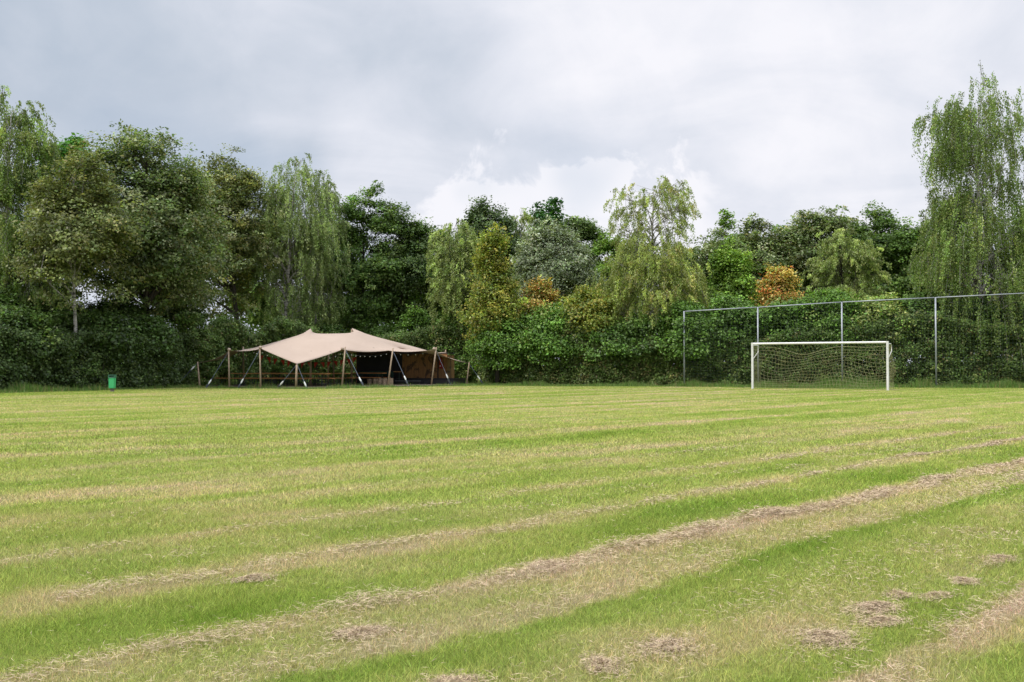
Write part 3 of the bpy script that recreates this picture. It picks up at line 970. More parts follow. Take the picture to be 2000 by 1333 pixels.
def make_hedge(label, poly, h0, h1, thick, pal, per_m, leaf, seed, name='hedge', hole=None):
    """h0,h1: heights at both ends; leaves fill the front and top skin of a clipped hedge, on a twig core"""
    rng = np.random.default_rng(seed)
    P = np.array(poly, float)
    L = np.linalg.norm(np.diff(P, axis=0), axis=1).sum()
    ncl = int(L * per_m / 28)
    cxy, cdir, cs = along(poly, ncl, rng)
    back = np.c_[-cdir[:, 1], cdir[:, 0]]                       # away from the field (polylines run left to right)
    H = (h0 + (h1 - h0) * cs / L) * (1 + 0.22 * (vnoise(np.c_[cs, cs * 0, cs * 0], 0.45, seed) - 0.5) * 2)
    cz = H * rng.random(ncl)
    bump = vnoise(np.c_[cs, cz, cs * 0], 0.9, seed + 1) * 0.55 + vnoise(np.c_[cs, cz, cs * 0], 2.3, seed + 2) * 0.40
    cd = bump - 0.30 + np.abs(rng.normal(0, 1, ncl)) * thick * 0.22
    deepc = rng.random(ncl) < 0.25
    cd = np.where(deepc, thick * rng.uniform(0.45, 1.1, ncl), cd)
    onTop = (rng.random(ncl) < 0.16) & ~deepc
    cz = np.where(onTop, H + rng.normal(0, 0.16, ncl), cz)
    cd = np.where(onTop, rng.uniform(0, thick, ncl), cd)
    cc = np.c_[cxy + back * cd[:, None], np.maximum(cz, 0.1)]
    m_ = 42
    idx = np.repeat(np.arange(ncl), m_)
    n = len(idx)
    p = cc[idx] + np.clip(rng.normal(0, 1, (n, 3)), -1.7, 1.7) * np.array([0.17, 0.15, 0.13])
    p[:, 2] = np.abs(p[:, 2] - 0.03) + 0.03
    nrm = np.c_[-back[idx] * 0.6, np.full(n, 0.7)]
    deep = deepc[idx]
    if hole is not None:
        hx, hz, hr, hh = hole
        k = ((p[:, 0] - hx) / hr) ** 2 + ((p[:, 2] - hz) / hh) ** 2 > rng.uniform(0.6, 1.3, n)
        p, nrm, idx, deep = p[k], nrm[k], idx[k], deep[k]
        n = len(p)
    sc_ = rng.uniform(0.65, 1.35, n) * np.where(deep, 1.6, 1.0)
    v = leaves(p, leaf[0] * sc_, leaf[1] * sc_, nrm, rng)
    rgb = tint(n, pal, rng, idx, ncl)
    o0 = Vector((P[:, 0].mean(), P[:, 1].mean(), 0))
    root = empty(name, o0, label, 'hedge', 'clipped hedges round the field')
    link_mesh('foliage', faces_mesh('foliage', v, 4, M['leaf_dull'], rgb), root)
    # stems and twigs inside
    tb = MB()
    m_ = int(L * 5)
    xy, dirv, s = along(poly, m_, rng)
    back = np.c_[-dirv[:, 1], dirv[:, 0]]
    for j in range(m_):
        b = Vector((*(xy[j] + back[j] * (thick * rng.uniform(0.35, 0.8))), 0))
        if hole is not None and abs(b.x - hole[0]) < hole[2]:
            continue
        Hh = (h0 + (h1 - h0) * s[j] / L) * rng.uniform(0.7, 0.95)
        tip = b + Vector((rng.normal(0, .25), rng.normal(0, .2), Hh))
        tb.tube([b, b.lerp(tip, 0.5) + Vector((rng.normal(0, .08), rng.normal(0, .08), 0)), tip], [0.03, 0.022, 0.008], 4, cap=False)
    tb.build('stems', M['bark'], root)
    return root


make_hedge('dark clipped hedge on the left behind the green bin', [(-36, 31.5), (-24.0, 47.0), (-19.6, 54.5), (-19.3, 60.5)], 2.6, 2.9, 1.4, HEDGESHADE, 3800, (0.13, 0.085), 51)
make_hedge('clipped hedge seen through the open tent', [(-19.3, 60.5), (-17.4, 66.5), (-13.2, 70.6), (-2.6, 71.0)], 3.6, 3.6, 1.4, HEDGE, 3400, (0.14, 0.09), 52)
make_hedge('clipped beech hedge between the tent and the goal', [(-2.4, 67.0), (0.2, 63.9), (4.0, 62.4), (10.4, 61.2)], 3.1, 3.0, 1.3, HEDGEBR + HEDGE[:2], 3800, (0.13, 0.085), 53)
make_hedge('tall clipped hedge behind the goal and the ball net', [(10.4, 61.2), (19.5, 59.5), (25.0, 58.4), (36.0, 57.2)], 3.3, 3.6, 1.3, HEDGE, 4200, (0.13, 0.085), 54, hole=(24.2, 0.55, 0.22, 0.30))

# untrimmed bushes rising behind the hedge
BU = [  # px, Y, top, bot, halfwidth, palette, n, label
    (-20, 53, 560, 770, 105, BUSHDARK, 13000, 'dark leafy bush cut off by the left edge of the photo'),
    (95, 56, 575, 765, 100, HEDGESHADE + BUSHDARK[:1], 12000, 'dark bush behind the hedge under the brownish olive tree'),
    (225, 57, 580, 765, 100, HEDGESHADE + BUSHDARK[:1], 12000, 'dark bush right above the green bin'),
    (345, 64, 590, 765, 90, HEDGESHADE + BUSHDARK[:1], 10000, 'dark bush left of the tent poles'),
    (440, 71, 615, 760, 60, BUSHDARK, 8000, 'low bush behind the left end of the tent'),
    (540, 75, 640, 750, 55, BUSHDARK, 8000, 'low bush under the grey green birch'),
    (640, 75, 632, 750, 60, BUSHDARK, 8000, 'bush just over the saddle between the tent peaks'),
    (735, 76, 622, 745, 65, BUSHDARK, 9000, 'dark bush over the right slope of the tent'),
    (815, 75, 602, 745, 55, BUSH[:2] + BUSHDARK[:2], 9000, 'mid green bush above the right half of the tent'),
    (895, 73, 590, 735, 60, BUSH, 10000, 'fresh green bush over the right end of the tent'),
    (985, 65, 612, 720, 70, BUSH, 11000, 'fresh green bush right of the tent at the hedge top'),
    (1075, 64.5, 592, 715, 75, BUSH, 12500, 'brightest green bush below the smaller orange tree'),
    (1170, 63.6, 632, 705, 78, BUSH[:2] + BUSHDARK[:2], 10000, 'green bush under the yellow tinged maple'),
    (1245, 63.0, 612, 715, 60, BUSHDARK, 7000, 'low dark bush at the foot of the yellowish birch'),
    (1335, 62.2, 590, 705, 78, BUSH[:2] + BUSHDARK[:1], 14000, 'large leaved green bush reaching round the first net post'),
    (1430, 62.0, 578, 690, 70, BUSH[:2] + BUSHDARK[:2], 11000, 'green bush between the first two net posts'),
    (1540, 61.8, 590, 690, 70, BUSH[:2] + BUSHDARK[:2], 10000, 'green bush under the bright orange red tree'),
    (1620, 61.4, 565, 685, 75, BUSH, 12000, 'fresh green bush behind the third net post'),
    (1715, 61.0, 580, 685, 75, BIRCHYEL[:2] + BUSH[:1], 10000, 'yellow green bush over the right end of the goal'),
    (1800, 60.8, 572, 685, 70, BUSHDARK, 8000, 'dark bush under the strands of the right birch'),
    (1905, 60.4, 585, 680, 75, BUSHDARK, 9000, 'dark bush around the foot of the right birch'),
    (20, 49.2, 604, 705, 78, HEDGESHADE + BUSHDARK[:1], 9000, 'dark bush swelling over the hedge top near the left edge of the photo'),
    (112, 52.6, 615, 705, 70, HEDGESHADE + BUSHDARK[:1], 8000, 'dark bush swelling over the hedge under the brownish olive tree'),
    (205, 53.6, 612, 700, 66, HEDGESHADE + BUSHDARK[:1], 8000, 'dark bush swelling over the hedge top above the green bin'),
    (285, 55.9, 622, 705, 60, HEDGESHADE + BUSHDARK[:1], 8000, 'dark bush swelling over the hedge right of the green bin'),
    (2010, 60.2, 575, 680, 75, BUSHDARK, 9000, 'dark bush at the right edge of the photo'),
]
for i, (px, Y, top, bot, hw, pal, n, lab) in enumerate(BU):
    T('bush', lab, px, Y, top, bot, hw, pal, 'broad', 'dome', int(n * 1.5), 20, (0.175, 0.115), seed=100 + i, group='bushes behind the hedge', cat='bush', r0=0.07, clus=0.5, lobe_r=0.42)

# longer grass along the foot of the hedge and fence
lv, lcx = [], []
for poly, n, hh in (([(-24.6, 44.8), (-20.4, 53.6), (-19.2, 58)], 14000, 0.22), ([(-18, 57.2), (-11, 53.6), (-3.2, 62.2), (-1.5, 65)], 9000, 0.16), ([(-2.2, 65.6), (0.5, 62.6), (4, 61.2), (10.2, 60.2)], 12000, 0.20),
                    ([(10.0, 59.9), (19.3, 58.0), (24.4, 57.0), (34, 56.0)], 26000, 0.30), ([(13.6, 57.4), (19.6, 54.2)], 9000, 0.22)):
    xy, dv, s = along(poly, n, rs)
    xy = xy + rs.normal(0, 0.45, (n, 2))
    h = hh * rs.uniform(0.4, 1.3, n) * (0.35 + 1.9 * vnoise(np.c_[xy, xy[:, :1] * 0], 1.1, 9) ** 2)
    lv.append(blades(xy[:, 0], xy[:, 1], np.maximum(h, 0.04), 0.022 * rs.uniform(0.7, 1.4, n), 0.35, rs))
    b = rs.uniform(0.6, 1.4, (n, 1))
    lcx.append(np.where(rs.random((n, 1)) < 0.2, np.array([[0.30, 0.26, 0.11]]), np.array([[0.13, 0.24, 0.045]])) * b)
me = faces_mesh('rough_grass', np.concatenate(lv), 3, M['leaf_dull'], np.concatenate(lcx))
tag(link_mesh('rough_grass', me), 'longer uncut darker grass along the foot of the hedge and net', 'rough grass', kind='stuff')

# ------------------------------------------------------------------ goal
gl_, gr_ = ground(1470, 760), ground(1734, 763.4)
gl_.y, gr_.y = 54.0, 50.3
gl_.x, gr_.x = (1469.5 - 1000) / FPX * 54.0, (1733.5 - 1000) / FPX * 50.3
gd = (gr_ - gl_).normalized()
gb = Vector((-gd.y, gd.x, 0))
goal = empty('football_goal', gl_.lerp(gr_, 0.5), 'white full size football goal with a sagging yellowed net', 'goal')
GH = 2.44
for p in (gl_, gr_):
    MB().tube([p, p + Vector((0, 0, GH + 0.06))], 0.063, 14).build('post', M['white_paint'], goal, smooth=False)
MB().tube([gl_ + Vector((0, 0, GH)) + gd * 0.066, gr_ + Vector((0, 0, GH)) - gd * 0.066], 0.056, 14).build('crossbar', M['white_paint'], goal)
for p, sgn in ((gl_, 1), (gr_, -1)):
    a = p + Vector((0, 0, GH - 0.08)) + gb * 0.06
    MB().tube([a, a + gb * 0.75 + Vector((0, 0, 0.02)), a + gb * 0.95 + Vector((0, 0, -0.12)), a + gb * 0.95 + Vector((0, 0, -0.35)),
               p + gb * 0.06 + Vector((0, 0, GH - 0.85))], 0.022, 8).build('net_stay', M['white_paint'], goal, smooth=True)


def net_point(s, t):
    """s along the goal 0..1, t from the top edge 0 to the ground 1 (back net)"""
    W_ = (gr_ - gl_).length
    sag = 0.42 * math.exp(-((s - 0.36) / 0.16) ** 2) + 0.07 * math.exp(-((s - 0.82) / 0.12) ** 2)
    ztop = GH - 0.16 - sag
    z = ztop * (1 - t) + 0.03 * t
    depth = 0.95 + 0.75 * t + 0.22 * math.sin(t * math.pi) + 0.10 * math.sin(s * 9 + t * 4)
    z -= 0.20 * math.sin(math.pi * t) * math.sin(s * 7.5 + 0.6) * (1 - 0.4 * s)
    z += 0.10 * math.sin(math.pi * t) * math.sin(s * 17 + t * 5)
    ss_ = s + 0.018 * math.sin(t * 7 + s * 11) * math.sin(math.pi * t) + 0.03 * math.sin(math.pi * t) * math.sin(s * 6.3)
    return gl_ + gd * (ss_ * W_) + gb * depth + Vector((0, 0, max(z, 0.02)))


nb = MB()
NS, NTT = 38, 13
for i in range(NS + 1):
    nb.tube([net_point(i / NS, j / 12) for j in range(13)], 0.006, 4, cap=False)
for j in range(NTT + 1):
    nb.tube([net_point(i / 40, j / NTT) for i in range(41)], 0.011 if j == 0 else 0.006, 4, cap=False)
for side, p in ((0, gl_), (1, gr_)):                       # side nets
    for j in range(0, NTT + 1):
        e = net_point(side, j / NTT)
        zf = (GH - 0.15) * (1 - j / NTT) + 0.03
        nb.tube([p + gb * 0.07 + Vector((0, 0, zf)), e], 0.006, 4, cap=False)
    for q in range(1, 7):
        nb.tube([(p + gb * 0.07 + Vector((0, 0, (GH - 0.15) * (1 - j / 8) + 0.03))).lerp(net_point(side, j / 8), q / 7) for j in range(9)], 0.006, 4, cap=False)
for i in range(0, NS + 1, 1):                              # top net from bar to the back edge
    s = i / NS
    W_ = (gr_ - gl_).length
    a = gl_ + gd * (s * W_) + Vector((0, 0, GH - 0.08)) + gb * 0.06
    nb.tube([a, a.lerp(net_point(s, 0), 0.5) - Vector((0, 0, 0.05)), net_point(s, 0)], 0.006, 4, cap=False)
nb.build('net', M['net_cord'], goal)

# ------------------------------------------------------------------ ball net fence
FP = [(1336, 60.2, 608), (1480, 59.2, 600), (1644, 58.2, 590), (1827, 57.3, 581), (2034, 56.4, 571)]
posts = []
for px, Y, top in FP:
    q = at(px, top, Y)
    posts.append((Vector((q.x, Y, 0)), q.z))
fence = empty('ball_net_fence', posts[0][0], 'tall galvanised ball stop fence with a dark net behind the goal', 'fence')
for b, h in posts:
    MB().tube([b - Vector((0, 0, 0.1)), b + Vector((0, 0, h))], 0.048, 10).build('post', M['galv'], fence, smooth=True)
for (b0, h0), (b1, h1) in zip(posts, posts[1:]):
    dd = (b1 - b0).normalized() * 0.05
    MB().tube([b0 + Vector((0, 0, h0 - 0.02)) + dd, b1 + Vector((0, 0, h1 - 0.02)) - dd], 0.034, 8).build('top_rail', M['galv'], fence, smooth=True)
    nm = MB()
    back = Vector((0.0, 0.06, 0))
    L = (b1 - b0).length
    m_ = int(L / 0.19)
    for i in range(m_ + 1):
        s = i / m_
        nm.beam(b0.lerp(b1, s) + back + Vector((0, 0, 0.05)), b0.lerp(b1, s) + back + Vector((0, 0, (h0 * (1 - s) + h1 * s) - 0.06)), 0.006, 0.004)
    for j in range(26):
        f = 0.02 + 0.96 * j / 25
        nm.tube([b0 + back + Vector((0, 0, h0 * f)), b0.lerp(b1, 0.5) + back + Vector((0, 0, (h0 + h1) / 2 * f - 0.05)), b1 + back + Vector((0, 0, h1 * f))], 0.0035, 3, cap=False)
    nm.build('net', M['net_dark'], fence)

# ------------------------------------------------------------------ green bin
bp_ = ground(219, 765.5)
bin_ = empty('litter_bin', bp_, 'bright green litter bin on a short post in front of the left hedge', 'litter bin', rz=0.0)
k = bp_.y / FPX
bw, bh = 12 * k, 0.64
zb = 0.16
bm_ = MB()
bm_.box((bp_.x, bp_.y, zb + bh * 0.40), (bw * 0.86, bw * 0.8, bh * 0.80), taper=1.10)
bm_.build('body', M['bin'], bin_, bevel=0.02)
MB().box((bp_.x, bp_.y, zb + bh * 0.82), (bw * 1.02, bw * 0.95, 0.055)).build('rim', M['bin_rim'], bin_, bevel=0.012)
hd = MB()
for sx in (-1, 1):
    hd.box((bp_.x + sx * bw * 0.47, bp_.y, zb + bh * 0.92), (0.03, bw * 0.8, 0.075))
hd.box((bp_.x, bp_.y + bw * 0.36, zb + bh * 0.92), (bw * 0.90, 0.03, 0.07))
hd.build('hood_side', M['bin_rim'], bin_)
MB().box((bp_.x, bp_.y, zb + bh * 1.0), (bw * 1.04, bw * 0.95, 0.03)).build('lid', M['bin_rim'], bin_, bevel=0.01)
MB().box((bp_.x, bp_.y + 0.02, zb * 0.5 - 0.03), (bw * 0.45, 0.14, zb + 0.05)).build('post', M['post_grey'], bin_)

# ------------------------------------------------------------------ stretch tent
def tp_(px, py, Y):
    return at(px, py, Y)


A = tp_(386, 709, 58.5); B = tp_(448, 685, 56.6); C = tp_(509, 681, 55.2); D = tp_(580, 711, 54.2)
E = tp_(669, 683, 56.6); F_ = tp_(759, 685, 59.4); G = tp_(848, 683, 62.0); Hh = tp_(915, 709, 64.6)
I_ = Vector((-4.6, 69.0, 2.2)); J = Vector((-12.4, 67.4, 2.3)); K = tp_(475, 682, 63.0)
P1 = tp_(607, 642, 59.2); P2 = tp_(687, 641, 62.2)
V = tp_(506, 686, 60.0)
Wt = tp_(778, 683, 63.6)
anchors = [A, B, C, D, E, F_, G, Hh, I_, J, K, P1, P2, V, Wt]
a_i = {n_: i for i, n_ in enumerate('ABCDEFGHIJKPQVW')}
tris = ['KAB', 'KBV', 'VBC', 'VCP', 'PCD', 'PDE', 'PEQ', 'QEF', 'QFW', 'WFG', 'WGH', 'QWH', 'QHI', 'QIJ', 'PQJ', 'PJK', 'PKV']
cv = [np.array(p) for p in anchors]
ct = [tuple(a_i[c] for c in t) for t in tris]
bedges = {tuple(sorted((i, (i + 1) % 11))) for i in range(11)}
pinned = set(range(15))
for lev in range(4):
    mid = {}
    nt_ = []
    nb_ = set()
    def mp(i, j):
        key = tuple(sorted((i, j)))
        if key not in mid:
            cv.append((cv[i] + cv[j]) / 2)
            mid[key] = len(cv) - 1
        return mid[key]
    for (i, j, k2) in ct:
        a, b, c = mp(i, j), mp(j, k2), mp(k2, i)
        nt_ += [(i, a, c), (a, j, b), (c, b, k2), (a, b, c)]
    for e in bedges:
        m_ = mid[e]
        nb_ |= {tuple(sorted((e[0], m_))), tuple(sorted((m_, e[1])))}
    ct, bedges = nt_, nb_
cv = np.array(cv)
nb_of = [set() for _ in cv]
for t in ct:
    for i in range(3):
        nb_of[t[i]] |= {t[(i + 1) % 3], t[(i + 2) % 3]}
bset = {i for e in bedges for i in e}
bn = {i: [] for i in bset}
for i, j in bedges:
    bn[i].append(j)
    bn[j].append(i)
# edges are cut in an inward curve between their corners
cen = np.array([(P1.x + P2.x) / 2, (P1.y + P2.y) / 2, 2.2])
ring = [a_i[c] for c in 'ABCDEFGHIJK']
for q in range(11):
    p0, p1 = np.array(anchors[ring[q]]), np.array(anchors[ring[(q + 1) % 11]])
    L = np.linalg.norm(p1 - p0)
    sg = 0.02 if q in (2, 3) else 0.05
    for i in bset:
        if i in pinned:
            continue
        s = np.dot(cv[i] - p0, p1 - p0) / L ** 2
        if 0 < s < 1 and np.linalg.norm(cv[i] - (p0 + (p1 - p0) * s)) < 1e-4:
            din = cen - cv[i]
            din[2] = 0
            din /= np.linalg.norm(din)
            cv[i] = cv[i] + din * sg * L * 4 * s * (1 - s) + np.array([0, 0, -sg * 0.6 * L * 4 * s * (1 - s)])
idx_in = [i for i in range(len(cv)) if i not in pinned and i not in bset]
for it in range(55):
    new = cv.copy()
    for i in idx_in:
        new[i] = cv[i] * 0.35 + 0.65 * np.mean([cv[j] for j in nb_of[i]], axis=0)
    cv = new
tent = empty('stretch_tent', (P1.x, P1.y, 0), 'sand coloured stretch tent with two peaks on raw wooden poles', 'tent')
cm = MB()
cm.v = [Vector(p) for p in cv]
cm.f = [t for t in ct]
can = cm.build('canopy', M['fabric'], tent, smooth=True)
sd = can.modifiers.new('thickness', 'SOLIDIFY')
sd.thickness = 0.008


def pole(top, base, r=0.048, over=0.14):
    top, base = Vector(top), Vector(base)
    d_ = (top - base).normalized()
    t2 = top + d_ * over
    MB().tube([base - Vector((0, 0, 0.05)), base.lerp(t2, 0.5), t2], [r * 1.1, r, r * 0.85], 9).build('pole', M['pole_wood'], tent, smooth=True)


def gpt(px, Y):
    return Vector(((px - 1000) / FPX * Y, Y, 0))


pole(A, gpt(391, 58.0), 0.05, 0.05)
pole(B + Vector((-.03, -.05, 0)), gpt(448.5, 56.3))
pole(C + Vector((-.03, -.05, 0)), gpt(509.5, 54.9))
pole(D + Vector((0, -.05, -.05)), gpt(578.5, 54.3), 0.06, 0.0)
pole(E + Vector((0.15, -.05, 0)), gpt(668, 56.4))
pole(F_ + Vector((0.25, -.05, 0)), gpt(757, 59.2))
pole(G + Vector((0.12, -.05, 0)), gpt(842, 61.8))
pole(Hh + Vector((0.05, -.05, 0)), gpt(911, 64.2), 0.045, 0.05)
pole(K, gpt(477, 63.0), 0.05)
pole(J, Vector((-12.5, 67.6, 0)), 0.05)
pole(I_, Vector((-4.5, 69.2, 0)), 0.05)
pole(P1, Vector((P1.x, P1.y, 0)), 0.06, -0.08)
pole(P2, Vector((P2.x, P2.y, 0)), 0.06, -0.08)
mid_b = tp_(650, 700, 64.0)
pole(Vector((mid_b.x, 64.0, 2.5)), gpt(653, 64.2), 0.05, 0.0)


def strap(top, base, pad_at, pad2=None):
    top, base = Vector(top), Vector(base)
    s_ = MB().tube([top, base], 0.013, 5).build('guy_strap', M['strap'], tent)
    d_ = (base - top).normalized()
    q = top.lerp(base, pad_at)
    MB().tube([q - d_ * 0.16, q - d_ * 0.06, q + d_ * 0.08, q + d_ * 0.15], [0.02, 0.045, 0.045, 0.02], 7).build('white_pad', M['pad'], s_)
    q = q + d_ * 0.28
    MB().tube([q - d_ * 0.10, q + d_ * 0.10], [0.07, 0.05], 6).build('ratchet', M['steel'], s_)
    return s_


strap(A, gpt(343, 58.5), 0.22)
strap(B, gpt(403, 56.0), 0.84)
strap(C, gpt(465, 54.8), 0.82)
strap(D, gpt(600, 54.0), 0.82)
strap(D + Vector((0, .1, 0)), gpt(542, 54.6), 0.78)
strap(E + Vector((.15, 0, 0)), gpt(712, 56.0), 0.78)
strap(F_ + Vector((.25, 0, 0)), gpt(799, 58.8), 0.76)
strap(G + Vector((.1, 0, 0)), gpt(881, 61.9), 0.74)
strap(Hh, gpt(945, 64.4), 0.68)
for p in (B, C, G, E):                                    # rags knotted round the pole tops
    kb = MB()
    kb.ball(Vector(p) + Vector((0.0, -0.06, 0.05)), 0.10, 8, 5, 0.9)
    kb.build('knotted_padding', M['fabric'], tent, smooth=True)

# deck
dk = [(-18.1, 58.7), (-11.0, 54.35), (-3.3, 62.6), (-3.0, 68.6), (-12.5, 67.0), (-17.0, 62.0)]
db = MB()
n0 = len(dk)
for z in (0.0, 0.07):
    db.v += [Vector((x, y, z)) for x, y in dk]
db.f.append(tuple(range(n0, 2 * n0)))
for i in range(n0):
    j = (i + 1) % n0
    db.f.append((i, j, n0 + j, n0 + i))
tag(db.build('deck', M['deck']), 'low weathered wooden deck under the stretch tent', 'deck')
DZ = 0.07

# stage and shed
sa_, sb_ = gpt(766, 64.4), gpt(886, 63.4)
sdv = (sb_ - sa_).normalized()
srz = math.atan2(sdv.y, sdv.x)
sbk = Vector((-sdv.y, sdv.x, 0))
smid = sa_.lerp(sb_, 0.5)
stage = empty('stage_platform', smid, 'low black stage platform at the right end of the tent', 'stage')
W_ = (sb_ - sa_).length
MB().box(smid + sbk * 1.3 + Vector((0, 0, 0.02 + 0.19)), (W_, 2.6, 0.36), srz).build('platform', M['black_panel'], stage, bevel=0.01)
MB().box(smid + sbk * 1.28 + Vector((0, 0, 0.405)), (W_ + 0.05, 2.62, 0.03), srz).build('top_board', M['black_panel'], stage)
stp = sa_.lerp(sb_, 0.30) - sbk * 0.25
step = MB().box(stp + Vector((0, 0, 0.13)), (1.7, 0.42, 0.26), srz).build('step', M['black_panel'], stage)
MB().box(stp - sbk * 0.2 + Vector((0, 0, 0.272)), (1.72, 0.05, 0.02), srz).build('step_edge', M['galv'], step)

w0, w1 = gpt(696, 67.2), gpt(873.5, 65.9)
wd_ = (w1 - w0).normalized()
wrz = math.atan2(wd_.y, wd_.x)
wbk = Vector((-wd_.y, wd_.x, 0))
wl_ = (w1 - w0).length
shed = empty('wooden_shed', w0.lerp(w1, 0.5), 'brown plank shed wall behind the stage under the tent edge', 'shed')
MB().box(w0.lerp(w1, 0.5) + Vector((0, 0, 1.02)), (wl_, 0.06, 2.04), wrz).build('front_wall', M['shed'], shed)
for q in (w0, w1):
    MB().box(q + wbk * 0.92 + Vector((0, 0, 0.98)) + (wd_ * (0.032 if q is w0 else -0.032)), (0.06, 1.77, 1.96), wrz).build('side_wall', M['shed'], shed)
MB().box(w0.lerp(w1, 0.5) + wbk * 0.9 + Vector((0, 0, 2.07)), (wl_ + 0.12, 2.0, 0.05), wrz).build('roof', M['black_panel'], shed)
MB().box(w0.lerp(w1, 0.26) - wbk * 0.05 + Vector((0, 0, 1.02)), (wl_ * 0.5, 0.035, 2.0), wrz).build('shaded_opening_panel', M['black_panel'], shed)  # black board standing in for the shaded opening in the wall
MB().box(w1 - wd_ * 0.62 - wbk * 0.045 + Vector((0, 0, 1.02)), (0.07, 0.028, 2.0), wrz).build('corner_batten', M['black_panel'], shed)
rp = w1 - wd_ * 0.36 - wbk * 0.13 + Vector((0, 0, 1.22))
rc = empty('red_case', rp, 'dark red case with a pale round mark hanging on the shed wall', 'red case')
MB().box(rp + Vector((0, 0, 0.0)), (0.30, 0.14, 0.34), wrz, taper=1.0).build('lower_case', M['red'], rc, bevel=0.03)
MB().box(rp + Vector((-0.04, 0, 0.36)), (0.22, 0.12, 0.38), wrz, taper=0.7).build('upper_case', M['red'], rc, bevel=0.03)
MB().tube([rp - wbk * 0.074 - wd_ * 0.06, rp - wbk * 0.080 - wd_ * 0.06], 0.05, 10).build('round_mark', M['pad'], rc)
MB().tube([rp + wd_ * 0.08 + Vector((0, -.07, .05)), rp + wd_ * 0.10 + Vector((0, -.08, .35)), rp + Vector((0, 0, .75))], 0.012, 5).build('hanging_strap', M['pole_wood'], rc)


# beer tables and benches ------------------------------------------------------------
def make_trestle(name, label, cat, group, L, W, H, th):
    root = empty(name, (0, 0, 0), label, cat, group)
    MB().box((0, 0, H - th / 2), (L, W, th)).build('table_top' if H > 0.6 else 'seat', M['bench_wood'], root, bevel=0.008, offset=(0, 0, 0))
    for sx in (-1, 1):
        b = MB()
        x = sx * (L / 2 - 0.28)
        for sy in (-1, 1):
            b.beam((x, sy * W * 0.42, 0), (x, sy * W * 0.36, H - th), 0.03, 0.03)
        b.beam((x, -W * 0.40, 0.08), (x, W * 0.40, 0.08), 0.025, 0.025)
        b.beam((x, 0, 0.08), (x - sx * 0.4, 0, H - th), 0.022, 0.022)
        b.build('leg_frame', M['bench_steel'], root, offset=(0, 0, 0))
    return root


def dup(root, label):
    r = root.copy()
    col.objects.link(r)
    r['label'] = label
    for ch in list(root.children):
        c = ch.copy()
        col.objects.link(c)
        c.parent = r
    return r


tdir = math.atan2(-0.40, 0.92)
rowv = Vector((math.cos(tdir), math.sin(tdir), 0))
rown = Vector((-rowv.y, rowv.x, 0))
spots = []
r1 = gpt(456, 59.4)
for i in range(3):
    spots.append(r1 + rowv * (1.12 + i * 2.24))
r2 = gpt(500, 61.6)
for i in range(3):
    spots.append(r2 + rowv * (1.12 + i * 2.24))
r3 = gpt(694, 62.2)
spots.append(r3 + rowv * 1.0)
TL = ['orange wooden beer table at the left end of the front row', 'orange wooden beer table in the middle of the front row', 'orange wooden beer table by the low front corner pole',
      'beer table at the left end of the back row', 'beer table in the middle of the back row', 'beer table at the right end of the back row',
      'beer table in front of the shed, left of the log stools']
proto_t = make_trestle('beer_table', TL[0], 'table', 'beer tables under the tent', 2.2, 0.55, 0.74, 0.045)
proto_b = make_trestle('beer_bench', '', 'bench', 'beer benches under the tent', 2.2, 0.26, 0.46, 0.04)
first_b = True
for i, p in enumerate(spots):
    o = proto_t if i == 0 else dup(proto_t, TL[i])
    o.location = (p.x, p.y, DZ)
    o.rotation_euler = (0, 0, tdir)
    for s, wname in ((-1, 'near'), (1, 'far')):
        lab = 'orange bench along the %s side of the %s' % (wname, TL[i].replace('orange wooden ', ''))
        lab = ' '.join(lab.split()[:16])
        b = proto_b if first_b else dup(proto_b, lab)
        b['label'] = lab
        first_b = False
        q = p + rown * (s * 0.62) + rowv * (-0.75 if (s < 0 and i < 3) else 0.0)
        b.location = (q.x, q.y, DZ)
        b.rotation_euler = (0, 0, tdir + 0.01 * ((i * 7 + s) % 3 - 1))

# log stools
LS = [(722, 61.0, .36, 'darkest log stool at the left end of the stool row'), (733, 60.6, .38, 'second log stool, left of the taller pair'),
      (743, 60.3, .40, 'log stool in the middle of the stool row'), (752, 60.0, .40, 'pale log stool just left of the leaning tent pole'),
      (763, 59.9, .42, 'palest log stool right of the leaning tent pole')]
for i, (px, Y, h, lab) in enumerate(LS):
    p = gpt(px, Y)
    r = 0.15 + 0.01 * (i % 3)
    st = empty('log_stool', p + Vector((0, 0, DZ)), lab, 'log stool', 'log stools on the deck')
    MB().tube([p + Vector((0, 0, DZ)), p + Vector((0, 0, DZ + h * .5)), p + Vector((0, 0, DZ + h))], [r * 1.05, r * .98, r], 14).build('log', M['log'], st)
    MB().tube([p + Vector((0, 0, DZ + h)), p + Vector((0, 0, DZ + h + 0.006))], r * 0.9, 14).build('cut_face', M['log_top'], st)

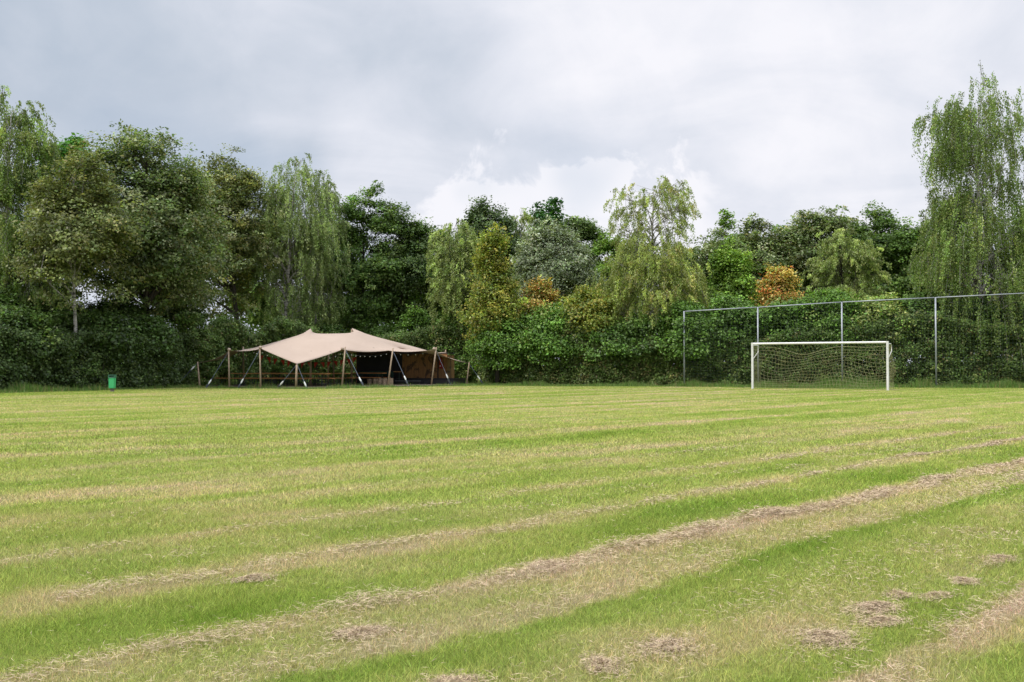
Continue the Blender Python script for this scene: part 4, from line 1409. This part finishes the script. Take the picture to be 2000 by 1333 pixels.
# buffet table under a green cloth
bt0, bt1 = gpt(712, 65.2), gpt(776, 63.6)
bd = (bt1 - bt0).normalized()
brz = math.atan2(bd.y, bd.x)
bq = bt0.lerp(bt1, 0.5)
bl = (bt1 - bt0).length
buf = empty('buffet_table', bq, 'long table under the dark green cloth beside the stage', 'table')
MB().box(bq + Vector((0, 0, 0.86)), (bl, 0.8, 0.04), brz).build('table_top', M['bench_wood'], buf)
for sx in (-1, 1):
    for sy in (-1, 1):
        q = bq + bd * (sx * (bl / 2 - 0.12)) + Vector((-bd.y, bd.x, 0)) * (sy * 0.32)
        MB().beam(q + Vector((0, 0, DZ)), q + Vector((0, 0, 0.84)), 0.05, 0.05).build('leg', M['bench_steel'], buf)
cl_ = MB()
nx, ny = 40, 7
bnv = Vector((bd.y, -bd.x, 0))
for i in range(nx + 1):
    s = i / nx
    for j in range(ny + 1):
        t = j / ny
        drop = 0.30 + 0.12 * max(0, s - 0.75) * 4 + 0.05 * math.sin(s * 23)
        base = bq + bd * ((s - 0.5) * (bl + 0.14))
        if j <= 3:
            cl_.v.append(base + bnv * (-0.42 + 0.86 * j / 3) + Vector((0, 0, 0.889)))
        else:
            q = (j - 3) / 4
            cl_.v.append(base + bnv * (0.44 + 0.02 * q + 0.025 * q * math.sin(s * 60)) + Vector((0, 0, 0.889 - drop * q)))
for i in range(nx):
    for j in range(ny):
        a = i * (ny + 1) + j
        cl_.f.append((a, a + ny + 1, a + ny + 2, a + 1))
o = cl_.build('tablecloth', M['cloth_green'], smooth=True)
tag(o, 'dark green cloth hanging over the front of the buffet table', 'tablecloth')
o.modifiers.new('thickness', 'SOLIDIFY').thickness = 0.006

# festoon lights along the front edges
def festoon(label, pts, n):
    root = empty('light_string', pts[0], label, 'string lights', 'bulb strings along the tent edge')
    path = []
    for (a, b) in zip(pts, pts[1:]):
        for i in range(9):
            s = i / 8
            path.append(a.lerp(b, s) - Vector((0, 0, 0.10 * 4 * s * (1 - s))))
    MB().tube(path, 0.008, 4, cap=False).build('cable', M['cable'], root)
    L = [0]
    for a, b in zip(path, path[1:]):
        L.append(L[-1] + (b - a).length)
    for i in range(n):
        q = (i + 0.5) / n * L[-1]
        j = max(0, min(len(path) - 2, int(np.searchsorted(L, q)) - 1))
        s = (q - L[j]) / max(1e-6, L[j + 1] - L[j])
        p = path[j].lerp(path[j + 1], s)
        bl_ = MB().ball(p - Vector((0, 0, 0.06)), 0.024, 8, 6, 1.2).build('bulb', M['bulb'], root, smooth=True)
        MB().tube([p - Vector((0, 0, 0.0)), p - Vector((0, 0, 0.06))], 0.018, 6).build('socket', M['cable'], bl_)


dn = Vector((0, 0.12, -0.10))
EF = [E + dn + Vector((.1, 0, 0)), (E + F_) / 2 + dn + Vector((-.05, .25, -.20)), F_ + dn]
festoon('string of round white bulbs under the tent edge in front of the shed', EF, 9)
festoon('short bulb string under the tent edge left of the leaning middle pole', [D.lerp(E, 0.62) + dn + Vector((0, .3, -.02)), E + dn], 3)
festoon('bulb string under the tent edge left of the low front corner', [B.lerp(C, 0.7) + dn + Vector((0, .2, 0)), C + dn, C.lerp(D, 0.35) + dn + Vector((0, .3, 0))], 6)
festoon('bulb string at the right end of the tent edge', [F_ + dn, G + dn + Vector((-.5, .1, -.08))], 5)

# red bunting
b0, b1 = at(506, 693, 60.0), at(700, 697, 63.5)
bun = empty('bunting', b0, 'row of red pennants strung inside the tent at the left', 'bunting')
pth = [b0.lerp(b1, i / 24) - Vector((0, 0, 0.42 * 4 * (i / 24) * (1 - i / 24))) for i in range(25)]
MB().tube(pth, 0.007, 4, cap=False).build('cord', M['cable'], bun)
for i in range(15):
    q = 24 * (i + 0.4) / 15
    j = int(q)
    p = pth[j].lerp(pth[min(j + 1, 24)], q - j)
    dd = (b1 - b0).normalized() * 0.13
    nrm_ = Vector((0.1, -0.05, 0)) * (1 if i % 2 else -1)
    f_ = MB()
    f_.v = [p - dd, p + dd, p + Vector((0, 0, -0.38)) + nrm_, p - Vector((0, 0, 0.15)) + nrm_ * 0.8]
    f_.f = [(0, 3, 1), (0, 2, 3), (3, 2, 1)]
    fo = f_.build('pennant', M['red_flag'], bun)
    fo.modifiers.new('thickness', 'SOLIDIFY').thickness = 0.004
